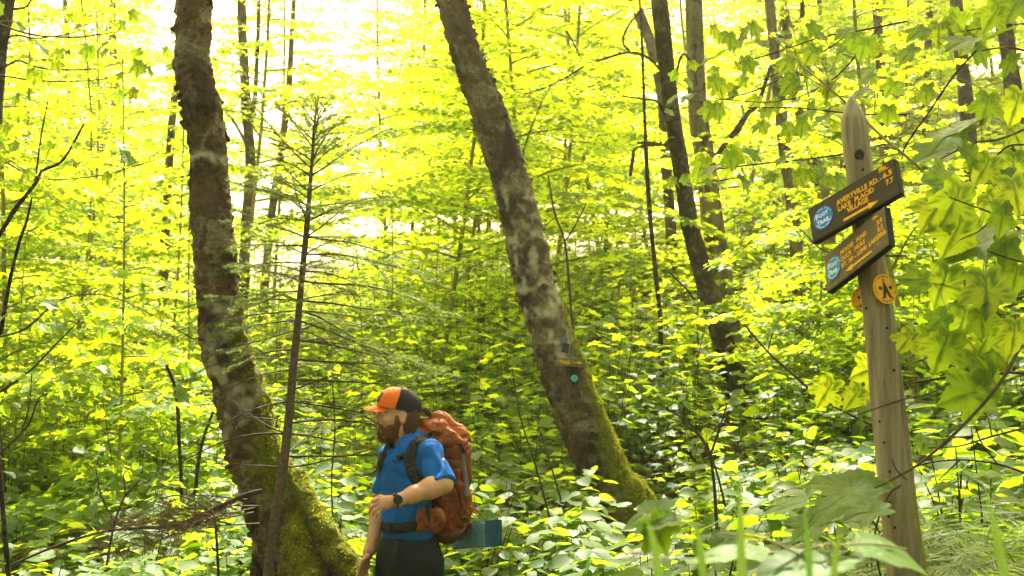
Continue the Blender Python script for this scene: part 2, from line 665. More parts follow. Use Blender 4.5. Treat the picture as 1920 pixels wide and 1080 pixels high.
def axis(lo, a, b, hi, n_in, n_out):
    return np.concatenate([lo + (a - lo) * (1 - (1 - np.linspace(0, 1, n_out, endpoint=False)) ** 2.2), np.linspace(a, b, n_in), b + (hi - b) * np.linspace(0, 1, n_out + 1)[1:] ** 2.2])


gx = axis(-260, -10, 14, 260, 150, 16)
gy = axis(-120, -3, 26, 320, 180, 16)
GX, GY = np.meshgrid(gx, gy, indexing='ij')
GZ = ground_z(GX, GY)
ii = np.arange(len(gx) * len(gy)).reshape(len(gx), len(gy))
gF = np.stack([ii[:-1, :-1], ii[1:, :-1], ii[1:, 1:], ii[:-1, 1:]], -1).reshape(-1, 4)
m, t, b = nt('forest_floor')
n1 = tex(t, 2.2, 8, 0.7)
n2 = tex(t, 28, 5, 0.7)
c = ramp(t, n1, [(0.35, (0.018, 0.012, 0.007)), (0.5, (0.05, 0.034, 0.018)), (0.62, (0.04, 0.055, 0.012))])
c = mixc(t, 0.6, c, ramp(t, n2, [(0.3, (0.4, 0.35, 0.3)), (0.7, (1.4, 1.2, 0.9))]), 'MULTIPLY')
t.links.new(c, b.inputs['Base Color'])
b.inputs['Roughness'].default_value = 0.95
bump(t, b, n2, 0.8, 0.04)
ground = obj('ground', np.stack([GX, GY, GZ], -1).reshape(-1, 3), gF, m)
tag(ground, 'dark leaf littered forest floor rising to the right', kind='structure')

# ------------------------------------------------------------------ leaf templates
# simple leaf, 8 triangles worth: length 1 along x
LV = np.array([(0, 0, 0), (.42, 0, -.03), (.78, 0, -.05), (1, 0, -.12), (.30, .36, .05), (.68, .30, .02), (.30, -.36, .05), (.68, -.30, .02)], float)
LF = np.array([(0, 1, 4), (1, 5, 4), (1, 2, 5), (2, 3, 5), (0, 6, 1), (1, 6, 7), (1, 7, 2), (2, 7, 3)])
# far leaf: 4 triangles, pointed with shoulders
FV = np.array([(0, 0, 0), (.38, .36, .06), (1, 0, -.08), (.38, -.36, .06), (.5, 0, -.02)], float)
FF = np.array([(0, 4, 1), (1, 4, 2), (0, 3, 4), (3, 2, 4)])
# maple-like low leaf
MV = np.array([(0, 0, 0), (.12, .42, .04), (.38, .28, 0), (.62, .50, .0), (.66, .18, 0), (1.05, 0, -.1), (.66, -.18, 0), (.62, -.50, 0), (.38, -.28, 0), (.12, -.42, .04), (.4, 0, -.04)], float)
MF = np.array([(10, i, i + 1) for i in range(0, 9)] + [(10, 9, 0)])


def big_leaf(outline, nv, cup=0.12, droop=0.25, seed=0, veins=()):
    """Detailed leaf: outline (x>=0 half, from base to tip, y>=0), subdivided inwards; gives V, F, vein weights."""
    o = np.array(outline, float)
    full = np.vstack([o, (o * [1, -1])[::-1][1:-1]])
    # resample outline edges once for a smooth bend
    rings = [1.0, 0.72, 0.42, 0.15]
    c = np.array([0.40, 0.0])
    V = []
    n = len(full)
    for r in rings:
        for p in full:
            V.append(c + (p - c) * r)
    V.append(c)
    V = np.array(V)
    F = []
    for k in range(len(rings) - 1):
        for i in range(n):
            a, b2 = k * n + i, k * n + (i + 1) % n
            F += [(a, b2, b2 + n), (a, b2 + n, a + n)]
    k = len(rings) - 1
    for i in range(n):
        F.append((k * n + i, k * n + (i + 1) % n, len(V) - 1))
    x, y = V[:, 0], V[:, 1]
    vein = np.zeros(len(V))
    for (dx, dy) in veins:
        d = np.array([dx, dy]) / math.hypot(dx, dy)
        al = x * d[0] + y * d[1]
        di = np.abs(x * d[1] - y * d[0])
        vein = np.maximum(vein, (di < 0.035) * (al > 0))
    z = cup * np.abs(y) ** 1.3 * 0.9 - droop * np.maximum(x - 0.1, 0) ** 2 + 0.014 * np.sin(9 * x + seed) * np.cos(8 * y + seed * 2)
    z -= 0.02 * vein
    return np.column_stack([x, y, z]), np.array(F), vein


# maple outline (one half, base -> tip)
MAPLE = [(0.0, 0.0), (-.12, .12), (-.13, .28), (-.02, .33), (.06, .42), (.14, .40), (.24, .36), (.33, .46), (.42, .49), (.50, .60), (.60, .55), (.70, .60),
         (.67, .48), (.70, .40), (.65, .33), (.66, .24), (.76, .24), (.84, .17), (.92, .08), (1.04, 0.0)]
HOB = [(0.0, 0.0), (-.07, .14), (-.05, .26), (.05, .37), (.12, .39), (.18, .43), (.28, .43), (.33, .46), (.45, .44), (.50, .45), (.62, .38), (.68, .36), (.78, .26), (.85, .20), (.93, .08), (1.0, 0.0)]
OVAL = [(0.0, 0.0), (.05, .08), (.15, .20), (.22, .23), (.35, .27), (.42, .28), (.55, .26), (.62, .25), (.75, .18), (.82, .13), (.92, .05), (1.0, 0.0)]
LEAFMESH = {}


def leaf_mesh(kind, i, mat):
    key = (kind, i, mat.name)
    if key in LEAFMESH:
        return LEAFMESH[key]
    out = {'maple': MAPLE, 'hob': HOB, 'oval': OVAL}[kind]
    vs = {'maple': [(1, 0), (.72, .58), (.72, -.58), (-.02, .4), (-.02, -.4)], 'hob': [(1, 0), (.6, .38), (.6, -.38), (.2, .43), (.2, -.43)], 'oval': [(1, 0)]}[kind]
    r = random.Random(i * 7 + 1)
    V, F, vein = big_leaf(out, 0, r.uniform(-.05, .16), r.uniform(.05, .35), i, vs)
    tw = r.uniform(-.25, .25)
    V[:, 2] += tw * V[:, 0] * V[:, 1]
    V[:, 1] += r.uniform(-.08, .08) * V[:, 0] ** 2
    me = mesh_np('leaf', V, F)
    set_attr(me, 'vein', vein)
    me.materials.append(mat)
    LEAFMESH[key] = me
    return me


def put_leaf(parent, kind, i, mat, pos, d, nor, size, name='leaf'):
    """A single leaf as its own part, in the parent's local space."""
    o = bpy.data.objects.new(name, leaf_mesh(kind, i, mat))
    COL.objects.link(o)
    o.parent = parent
    x = Vector(d).normalized()
    z = Vector(nor)
    z = (z - x * z.dot(x)).normalized()
    y = z.cross(x)
    Mx = Matrix((x, y, z)).transposed().to_4x4()
    Mx.translation = Vector(pos)
    o.matrix_local = Mx @ Matrix.Scale(size, 4)
    return o


# ------------------------------------------------------------------ trunks that stand close: implicit shapes with real relief
def hero_trunk(name, label, cat, path, Y, mat, roots, flare, h=0.011, moss_dir=(0.8, -0.2, 0.2), moss_top=1.0, moss_amt=1.0, seed=0, band=None):
    """path: (px, py, width px); Y depth. Returns thing, mesh data and a ray caster."""
    A = smooth_path(path, 90)
    pts = [P(a[0], a[1], Y) for a in A]
    rad = [a[2] * 0.5 * Y / FPX for a in A]
    base = Vector((pts[-1].x, Y, gz(pts[-1].x, Y)))
    lo = np.min([np.array(p) for p in pts], 0) - 0.30
    hi = np.max([np.array(p) for p in pts], 0) + 0.30
    rp = [q for r in roots for q in [r[0], r[1], r[2]]]
    for r in roots:
        for q in r[:-1]:
            lo = np.minimum(lo, np.array(q) - 0.25)
            hi = np.maximum(hi, np.array(q) + 0.25)
    f = Field(lo, hi, h)
    f.chain([np.array(p) for p in pts], rad, 0.01)
    for r in roots:
        q, rr = r[:-1], r[-1]
        S = smooth_path([list(a) + [b2] for a, b2 in zip(q, rr)], 10)
        f.chain([s[:3] for s in S], list(S[:, 3]), flare)
    V, Q = f.nets()
    N = vnormals(V, Q)
    # bark relief: scaly plates, long furrows, bumps
    S = V * np.array([1, 1, 0.45])
    d = 0.011 * fbm(S, 13, 4, seed) + 0.010 * fbm(V, 38, 3, seed + 3)
    plates = fbm(V * np.array([1, 1, 0.8]), 22, 2, seed + 9)
    d += 0.006 * (plates > 0.08) + 0.005 * (plates > 0.30)
    zrel = V[:, 2] - base.z
    pyv = np.array([540 - FPX * (-a[1] * SP + a[2] * CP) / (a[1] * CP + a[2] * SP) for a in V]) if band else None
    mo = (N @ (np.array(moss_dir) / np.linalg.norm(moss_dir))) * 0.55 + 0.75 * np.clip(1 - zrel / moss_top, -0.6, 1) + 0.35 * fbm(V, 5, 3, seed + 5)
    moss = np.clip((mo - 0.22) * 2.0, 0, 1) * moss_amt
    d += moss * (0.010 + 0.014 * fbm(V, 16, 3, seed + 7) + .022 * fbm(V, 6, 2, seed + 8) * np.clip(1.1 - zrel, 0, 1))
    V2 = V + N * d[:, None]
    root = thing(name, label, cat, base)
    tr = obj('trunk', V2 - np.array(base), Q, mat, root)
    set_attr(tr.data, 'moss', moss)
    if band:
        set_attr(tr.data, 'pale', np.clip(sum(np.clip(1.5 - np.abs(pyv - b0 - 26 * fbm(V, 11, 3, 6)) / hw, 0, 1) * np.clip(fbm(V, 12, 3, 2 + i) * 2.5 + k0, 0, 1) for i, (b0, hw, k0) in enumerate(band)), 0, .85))
    N2 = vnormals(V2, Q)
    # bark flakes, curling off the stem
    r = np.random.default_rng(seed + 50)
    k = r.choice(len(V2), 900)
    k = k[moss[k] < 0.25]
    nrm = N2[k]
    up = np.array([0, 0, 1.0])
    dr = norm_rows(np.cross(nrm, up) + 0.7 * r.normal(size=(len(k), 3)))
    dr = norm_rows(dr - nrm * np.sum(dr * nrm, 1)[:, None]) + nrm * r.uniform(0.05, 0.55, (len(k), 1))
    fv = np.array([(0, -.4, 0), (.5, -.5, .05), (1, -.3, .22), (0, .4, 0), (.5, .45, .05), (1, .35, .25), (0, 0, -.1), (.6, 0, -.06)], float)
    ff = np.array([(0, 1, 4, 3), (1, 2, 5, 4), (0, 6, 7, 1), (3, 4, 7, 6)])
    sv, sf = scatter(fv, ff, V2[k] - nrm * 0.003, dr, nrm, r.uniform(.012, .042, len(k)))
    fl = obj('bark_flakes', sv - np.array(base), sf, M['flake'], root, smooth=False)
    tag(fl, kind='stuff')
    # moss tufts
    w = moss ** 1.5 * (V2[:, 2] > base.z - 0.2)
    if w.sum() > 50:
        k = r.choice(len(V2), 26000, p=w / w.sum())
        nrm = norm_rows(N2[k] + 0.9 * r.normal(size=(len(k), 3)) + np.array([0, 0, -.15]))
        side = norm_rows(r.normal(size=(len(k), 3)))
        tv = np.array([(0, -.18, 0), (0, .18, 0), (1, 0, .1)], float)
        sv, sf = scatter(tv, np.array([(0, 1, 2)]), V2[k] + 0.004 * r.normal(size=(len(k), 3)), nrm, side, r.uniform(.007, .019, len(k)))
        tf = obj('moss_tufts', sv - np.array(base), sf, M['moss'], root, smooth=False)
        tag(tf, kind='stuff')
    bvh = BVHTree.FromPolygons([Vector(v) for v in V2], [tuple(q) for q in Q.tolist()])
    return root, bvh


left_path = [(430, -700, 50), (392, -400, 56), (372, -160, 62), (366, -60, 62), (364, 0, 62), (361, 100, 63), (366, 150, 66), (378, 200, 70), (386, 250, 67), (390, 300, 66), (395, 400, 72),
             (406, 500, 77), (410, 545, 72), (420, 640, 83), (449, 740, 87), (475, 840, 92), (497, 900, 98), (520, 960, 110), (542, 1020, 128), (556, 1100, 150), (560, 1240, 170)]
YL = 6.1
rp = lambda px, py, dy, r: (P(px, py, YL + dy), r * YL / FPX)
def mkroot(L):
    return tuple(a[0] for a in L) + ([a[1] for a in L],)
left_tree, left_bvh = hero_trunk(
    'tree', 'curving tree with scaly brown trunk and mossy flared foot left of the hiker', 'tree', left_path, YL, M['bark_left'],
    [mkroot([rp(545, 915, -.02, 30), rp(575, 975, -.10, 29), rp(612, 1030, -.18, 28), rp(655, 1090, -.25, 27), rp(715, 1170, -.3, 26)]),
     mkroot([rp(535, 965, -.10, 30), rp(552, 1040, -.22, 32), rp(575, 1120, -.34, 32), rp(610, 1220, -.4, 34)]),
     mkroot([rp(525, 980, .05, 40), rp(520, 1090, .02, 44), rp(470, 1200, .02, 34), rp(430, 1260, .05, 26)]),
     mkroot([rp(560, 990, .05, 40), rp(600, 1080, .2, 38), rp(660, 1180, .35, 30), rp(700, 1230, .5, 22)])],
    0.03, seed=1, moss_top=1.7, band=[(299, 9, .25), (600, 40, -.2), (700, 50, -.1), (790, 40, -.2)])

centre_path = [(640, -720, 40), (740, -400, 46), (812, -120, 53), (828, -60, 54), (838, -30, 54), (846, 0, 54), (873, 100, 54), (912, 200, 62), (945, 300, 66), (972, 400, 70), (994, 490, 72), (1000, 520, 71), (1024, 600, 74),
               (1056, 700, 82), (1095, 800, 86), (1135, 900, 94), (1162, 960, 104), (1180, 1010, 124), (1190, 1080, 140)]
YC = 8.8
rp = lambda px, py, dy, r: (P(px, py, YC + dy), r * YC / FPX)
centre_tree, centre_bvh = hero_trunk(
    'tree', 'tall tree leaning left with a small trail board nailed to its grey scaly trunk', 'tree', centre_path, YC, M['bark_centre'],
    [mkroot([rp(1175, 930, -.02, 36), rp(1200, 985, -.05, 34), rp(1240, 1030, -.1, 22)]),
     mkroot([rp(1150, 950, -.05, 40), rp(1150, 1010, -.15, 34), rp(1130, 1060, -.3, 22)]),
     mkroot([rp(1165, 950, .05, 40), rp(1190, 1020, .15, 34), rp(1220, 1080, .3, 22)])],
    0.06, seed=21, moss_top=1.5, band=[(385, 30, .0), (470, 50, .1), (560, 40, .1), (640, 40, -.1)], h=0.012, moss_dir=(0.9, 0.1, 0.1))


def ring_trunk(path, Y, n=14, rough=0.06, seed=0, steps=40, slope=0.0):
    """Plain trunk or limb tube: path (px, py, width px) at depth Y (+ slope per pixel of py)."""
    A = smooth_path(path, steps)
    pts = np.array([P(a[0], a[1], Y + slope * (a[1] - 600)) for a in A])
    V, F = tube(pts, np.maximum(A[:, 2], 1.0) * 0.5 * Y / FPX, n)
    c = np.repeat(pts, n, 0)
    r = np.repeat(A[:, 2] * 0.5 * Y / FPX, n)
    d = norm_rows(V - c)
    V = V + d * (r * rough * (fbm(V * [1, 1, .5], 4 / max(r.mean(), .02) * .2, 3, seed) * 2))[:, None]
    return V, F


def simple_tree(name, label, cat, paths, Y, mat, group=None, n=14, moss=0.0, base_xy=None, leaves=None, leaf_mat_=None, rough=0.08, seed=0):
    """paths[0] is the stem, the others limbs; each a part of its own."""
    bx = P(paths[0][-1][0], paths[0][-1][1], Y)
    base = Vector((bx.x, Y, gz(bx.x, Y)))
    root = thing(name, label, cat, base, group)
    for i, p in enumerate(paths):
        p = list(p)
        if i == 0:
            # carry the stem on upwards and down into the ground
            if p[0][1] < 0:
                dx = (p[0][0] - p[1][0]) / max(20, p[1][1] - p[0][1])
                p = [(p[0][0] + dx * 420, p[0][1] - 420, p[0][2] * .7), (p[0][0] + dx * 200, p[0][1] - 200, p[0][2] * .85)] + p
            q = proj((base.x, base.y, base.z - 0.1))
            if q[1] > p[-1][1] + 5:
                p = p + [(p[-1][0] + (q[1] - p[-1][1]) * 0.08, q[1], p[-1][2] * 1.15)]
        V, F = ring_trunk(p, Y, n if i == 0 else 8, rough, seed + i, 44 if i == 0 else 18)
        o = obj('trunk' if i == 0 else 'limb', V - np.array(base), F, mat, root)
        if 'moss' not in o.data.attributes and moss is not None:
            N = vnormals(V, F)
            mm = np.clip(moss * (0.4 + 0.6 * N[:, 0]) + moss * np.clip(1 - (V[:, 2] - base.z) / 1.5, 0, 1) + 0.3 * fbm(V, 4, 3) - 0.15, 0, 1)
            set_attr(o.data, 'moss', mm)
    return root


right_dark = simple_tree('tree', 'slender nearly black mottled tree in front of a thicker grey one, right of centre', 'tree',
    [[(1190, -500, 24), (1218, -200, 28), (1232, -60, 30), (1236, 0, 31), (1248, 111, 30), (1261, 222, 31), (1280, 333, 32), (1289, 400, 32), (1296, 433, 33), (1319, 516, 36), (1345, 600, 41), (1362, 660, 44), (1385, 740, 50)],
     [(1246, 214, 6), (1232, 190, 5), (1205, 186, 4), (1165, 180, 3)],
     [(1236, 130, 5), (1215, 108, 5), (1182, 98, 5), (1140, 108, 5), (1095, 125, 4), (1050, 152, 4), (1000, 172, 3), (945, 186, 2)],
     [(1182, 98, 4), (1168, 78, 4), (1180, 45, 4), (1205, 20, 3), (1225, 16, 3)],
     [(1095, 123, 4), (1080, 90, 3), (1062, 58, 3)],
     [(1252, 272, 5), (1225, 272, 5), (1192, 278, 5), (1186, 300, 7), (1182, 330, 6)],
     [(1262, 170, 5), (1278, 104, 5), (1296, 118, 4), (1308, 160, 3)],
     [(1347, 500, 4), (1310, 560, 4), (1285, 540, 3), (1255, 510, 3)]], 12.5, M['bark_dark'], moss=0.35, seed=3)
right_grey = simple_tree('tree', 'thicker grey furrowed tree behind the slender black one, with a dark crooked limb', 'tree',
    [[(1270, -500, 26), (1288, -200, 30), (1296, -60, 32), (1300, 0, 32), (1304, 100, 34), (1310, 222, 36), (1327, 333, 38), (1338, 433, 40), (1352, 516, 40), (1364, 600, 42), (1380, 700, 44), (1396, 770, 48)]], 13.6, M['bark_grey'], moss=0.1, seed=9)
V, F = ring_trunk([(1334, 302, 12), (1350, 285, 12), (1365, 262, 12), (1382, 244, 14), (1400, 215, 11), (1422, 192, 9), (1440, 140, 7), (1455, 95, 8), (1462, 72, 12), (1475, 54, 10), (1504, 32, 9), (1500, -20, 7)], 13.4, 8, 0.15, 4)
o = obj('limb', V - np.array(right_grey.location), F, M['bark_dark'], right_grey)
o['label'] = 'dark crooked lichen spotted limb'
set_attr(o.data, 'moss', np.zeros(len(V)))

# ------------------------------------------------------------------ background stems one can tell apart
BG = [  # label, path, depth, material
    ('pale thin straight tree just right of the curved trunk, in front of the bright sky', [[(452, -40, 17), (455, 60, 18), (462, 200, 19), (470, 300, 20), (462, 420, 20), (455, 560, 22), (450, 700, 24)], [(466, 262, 11), (478, 180, 9), (484, 60, 8), (486, -40, 7)], [(462, 270, 6), (440, 230, 5), (420, 205, 4)]], 17, 'bark_far'),
    ('pale slanting stem behind the top of the young spruce', [[(560, -120, 7), (552, -20, 8), (548, 60, 10), (540, 180, 12), (525, 300, 15), (507, 420, 16), (495, 560, 17), (488, 700, 18)]], 18, 'bark_far'),
    ('short stretch of brown trunk just left of the curved trunk', [[(330, 150, 14), (322, 240, 15), (316, 330, 16), (310, 450, 17), (306, 620, 18)]], 19, 'bark_far'),
    ('thin dark knobbly stem between the leaning trunk and the slender black tree', [[(1196, -60, 4), (1204, 90, 5), (1208, 205, 6), (1212, 300, 8), (1216, 370, 9), (1222, 440, 8), (1230, 520, 9), (1238, 600, 9), (1240, 690, 10)], [(1195, 268, 5), (1222, 268, 5), (1248, 272, 4)]], 12.2, 'bark_dark'),
    ('pale forked trunk leaning out at the top edge beside the slender black tree', [[(1172, -60, 22), (1196, 20, 22), (1222, 90, 20), (1240, 180, 20), (1250, 320, 20), (1262, 500, 22), (1270, 650, 22)]], 19, 'bark_far'),
    ('brown trunk seen left of the signpost, the left one of a close pair', [[(1440, -30, 18), (1452, 100, 20), (1464, 215, 24), (1474, 300, 24), (1484, 370, 24), (1496, 520, 26), (1505, 640, 28)]], 13.2, 'bark_grey'),
    ('brown trunk seen left of the signpost, the right one of a close pair', [[(1470, 20, 18), (1486, 130, 20), (1500, 215, 22), (1522, 290, 24), (1540, 350, 26), (1552, 430, 28), (1560, 560, 30)], [(1556, 400, 8), (1572, 360, 7), (1578, 300, 6)]], 13.0, 'bark_grey'),
    ('dark trunk at the top right corner behind the maple leaves', [[(1868, -40, 26), (1876, 20, 28), (1890, 90, 30), (1902, 200, 32), (1908, 330, 34), (1912, 520, 36)]], 14, 'bark_dark'),
    ('dark leaning trunk behind the leaves right of the signpost top', [[(1790, -40, 22), (1800, 80, 24), (1812, 200, 27), (1822, 320, 28), (1830, 480, 30)]], 17, 'bark_dark'),
    ('dark tree with two side twigs cut by the top left corner', [[(24, -60, 26), (14, 0, 27), (4, 70, 26), (-4, 150, 26), (-14, 300, 26), (-20, 700, 30)], [(6, 78, 4), (30, 66, 4), (70, 72, 3), (140, 62, 2)], [(4, 128, 5), (34, 114, 4), (62, 124, 4), (100, 130, 3), (170, 130, 3), (230, 116, 2)], [(20, 18, 6), (50, 12, 4), (62, -10, 3)]], 9.0, 'bark_dark'),
    ('thin dark bent sapling stem in the left undergrowth', [[(312, 684, 6), (326, 720, 6), (333, 760, 7), (336, 830, 7), (340, 900, 7), (340, 960, 8)]], 8.5, 'bark_dark'),
    ('short dark stem near the left trunk foot with leaning top', [[(400, 772, 5), (382, 820, 6), (372, 870, 7), (366, 920, 7), (356, 950, 8)]], 8.2, 'bark_dark'),
    ('two-tone thin stem slanting up from the left edge', [[(158, 232, 4), (118, 300, 5), (80, 320, 6), (66, 345, 7), (30, 390, 8), (0, 438, 9), (-50, 500, 10), (-90, 640, 10)], [(66, 340, 4), (78, 250, 3), (90, 190, 2)]], 6.8, 'bark_dark'),
    ('thin dark stem rising from the left edge under the slanting one', [[(60, 370, 4), (50, 415, 5), (36, 455, 6), (20, 520, 7), (4, 610, 8), (-12, 720, 9)]], 6.6, 'bark_dark'),
    ('slim pale sapling stem right behind the leaning trunk', [[(1028, 330, 3), (1040, 400, 4), (1058, 450, 4), (1066, 520, 5), (1072, 600, 5), (1076, 660, 6), (1080, 760, 7)], [(1060, 452, 3), (1080, 420, 3), (1100, 380, 2)]], 9.6, 'twig'),
    ('upper brown trunk rising behind the hanging maple leaves', [[(1640, -40, 16), (1648, 80, 17), (1655, 200, 18), (1660, 330, 20), (1670, 500, 22)]], 20, 'bark_far'),
    ('dark stump-like trunk piece deep in the left undergrowth', [[(262, 640, 22), (258, 720, 24), (262, 800, 26), (268, 880, 30)]], 14, 'bark_dark'),
    ('short dark trunk deep under the leaves left of centre', [[(905, 560, 14), (900, 640, 15), (896, 720, 16)]], 15, 'bark_dark'),
]
for k, (lab, paths, Y, mt) in enumerate(BG):
    simple_tree('tree' if paths[0][-2][2] > 9 else 'sapling', lab, 'tree' if paths[0][-2][2] > 9 else 'sapling', paths, Y, M[mt], n=9, seed=30 + k, moss=0.15, rough=0.12)

# more trunks further back, straight-ish, of one kind
far_r = random.Random(5)
SIDE = lambda px: ('left of the curved tree' if px < 340 else 'between the curved tree and the leaning tree' if px < 900 else 'between the leaning tree and the signpost' if px < 1560 else 'behind and right of the signpost')
cols = [(150, 30), (235, 26), (770, 34), (1130, 32), (1590, 26), (1730, 24), (860, 34)]
for k, (px, Y) in enumerate(cols):
    w = far_r.uniform(.12, .22) * FPX / Y
    le = far_r.uniform(-.08, .10)
    path = [(px + le * (q - 600) + far_r.uniform(-5, 5), q, w * (0.75 + 0.25 * q / 700)) for q in (-120, 60, 240, 420, 600, 760)]
    simple_tree('tree', 'slim far trunk among leaves ' + SIDE(px), 'tree', [path], Y, M['bark_far'], group='slim far trunks ' + SIDE(px), n=8, seed=70 + k, moss=None)


# ------------------------------------------------------------------ leafy saplings that make the green wall
def sapling_data(seed, H, h0, nb, Lmax, leaf, spread=1.0, per=1.0, flat=0.55, top=0.5):
    r = random.Random(seed)
    wood = Bag()
    pos, dr, nor, sz = [], [], [], []
    n = 9
    wob = [r.uniform(-.25, .25) * H * .3 for _ in range(4)]
    tp = [(wob[0] * t * t + wob[1] * math.sin(3 * t), wob[2] * t * t + wob[3] * math.sin(2.5 * t), H * t) for t in np.linspace(0, 1, n)]
    wood.tube(tp, [0.0032 * H * (1 - 0.8 * t) + 0.003 for t in np.linspace(0, 1, n)], 6)
    tp = np.array(tp)
    az = r.uniform(0, 6)
    for i in range(nb):
        t = h0 / H + (1 - h0 / H) * (i + r.random()) / nb
        t = min(t, 0.985)
        k = t * (n - 1)
        j = min(int(k), n - 2)
        p0 = tp[j] + (tp[j + 1] - tp[j]) * (k - j)
        az += 2.4 + r.uniform(-.5, .5)
        prof = (1 - t) ** top * (0.55 + 0.45 * math.sin(math.pi * min(1, (t - h0 / H) * 2 + 0.25)))
        L = Lmax * max(0.18, prof) * r.uniform(0.7, 1.15)
        el = r.uniform(.15, .65)
        d = np.array([math.cos(az) * spread, math.sin(az) * spread, el])
        d /= np.linalg.norm(d)
        pts = [p0]
        m = 6
        for q in range(m):
            d = d + np.array([r.uniform(-.15, .15), r.uniform(-.15, .15), -0.10 + r.uniform(-.05, .05)])
            d /= np.linalg.norm(d)
            pts.append(pts[-1] + d * L / m)
        pts = np.array(pts)
        wood.tube(pts, np.linspace(0.006 + 0.004 * L, 0.002, m + 1), 4)
        side = 1
        s = 0.18 * L
        while s < L:
            k = s / L * m
            j = min(int(k), m - 1)
            q0 = pts[j] + (pts[j + 1] - pts[j]) * (k - j)
            dd = (pts[j + 1] - pts[j])
            dd /= np.linalg.norm(dd)
            lat = np.cross(dd, [0, 0, 1])
            lat /= np.linalg.norm(lat)
            side = -side
            td = dd * 0.65 + lat * side * 0.9 + np.array([0, 0, r.uniform(-.15, .12)])
            td /= np.linalg.norm(td)
            tl = (L - s * 0.6) * r.uniform(.25, .5)
            if r.random() < 0.5:
                wood.add(*tube([q0, q0 + td * tl * .5, q0 + td * tl + np.array([0, 0, -.03])], [.003, .002, .001], 3))
            e = 0.0
            sd = 1
            while e < tl:
                sd = -sd
                lt = np.cross(td, [0, 0, 1])
                lt /= np.linalg.norm(lt)
                pos.append(q0 + td * e + np.array([0, 0, r.uniform(-.02, .02)]))
                a = r.uniform(.5, 1.2)
                dv = td * math.cos(a) + lt * sd * math.sin(a) + np.array([0, 0, r.uniform(-.45, .05)])
                dr.append(dv)
                nor.append((r.gauss(0, flat), r.gauss(0, flat), 1))
                sz.append(leaf * r.uniform(.6, 1.25))
                e += leaf * 0.55 / per * r.uniform(.7, 1.3)
            s += leaf * 1.15 / per * r.uniform(.7, 1.3)
    return wood, np.array(pos), np.array(dr), np.array(nor), np.array(sz)


VAR = []
specs = [(1, 5.5, .7, 34, 1.7, .085), (2, 7.5, 1.0, 40, 2.0, .078), (3, 4.0, .4, 26, 1.4, .088), (4, 6.5, .6, 36, 1.8, .078), (5, 3.0, .3, 20, 1.1, .088), (6, 8.5, 1.5, 44, 2.2, .080), (7, 10.5, 2.0, 48, 2.4, .085)]
nleaf = 0
for (sd, H, h0, nb, L, lf) in specs:
    w, p, d, n, s = sapling_data(sd, H, h0, int(nb * 1.5), L, lf, per=1.5)
    nleaf += len(p)
    mw = w.mesh('trunk')
    mw.materials.append(M['twig_green'])
    V, F = scatter(MV if sd in (1, 3) else FV, MF if sd in (1, 3) else FF, p, d, n, s)
    ml = mesh_np('crown', V, F)
    ml.materials.append(M['leaf_far'])
    VAR.append((H, mw, ml))
print('sapling leaves', nleaf)


def place_sapling(v, x, y, rz, sc_, label, group, name='leafy_sapling', cat='sapling', mat=None):
    H, mw, ml = VAR[v]
    root = thing(name, label, cat, (x, y, gz(x, y) - 0.05), group)
    root.rotation_euler = (0, 0, rz)
    root.scale = (sc_,) * 3
    link('trunk', mw, None, root)
    link('crown', ml, None, root)
    return root


# unseen crowns added high above the big trees to shade the foreground
for tr_, (cx, cy_, cz, s_, rz) in ((left_tree, (-1.7, 6.4, 2.6, .95, 0)), (centre_tree, (-1.5, 9.0, 3.3, 1.05, 1)), (right_dark, (1.15, 10.4, 4.2, 1.05, 2))):
    c_ = link('crown', VAR[6][2], None, tr_)
    c_.location = Vector((cx, cy_, cz)) - tr_.location
    c_.rotation_euler = (0, 0, rz)
    c_.scale = (s_,) * 3
    c_ = link('branches', VAR[6][1], None, tr_)
    c_.location = Vector((cx, cy_, cz)) - tr_.location
    c_.rotation_euler = (0, 0, rz)
    c_.scale = (s_,) * 3


def sky_hole(px):
    """How open the view to the sky is along this column (0 closed, 1 open)."""
    return math.exp(-((px - 545) / 135) ** 2)


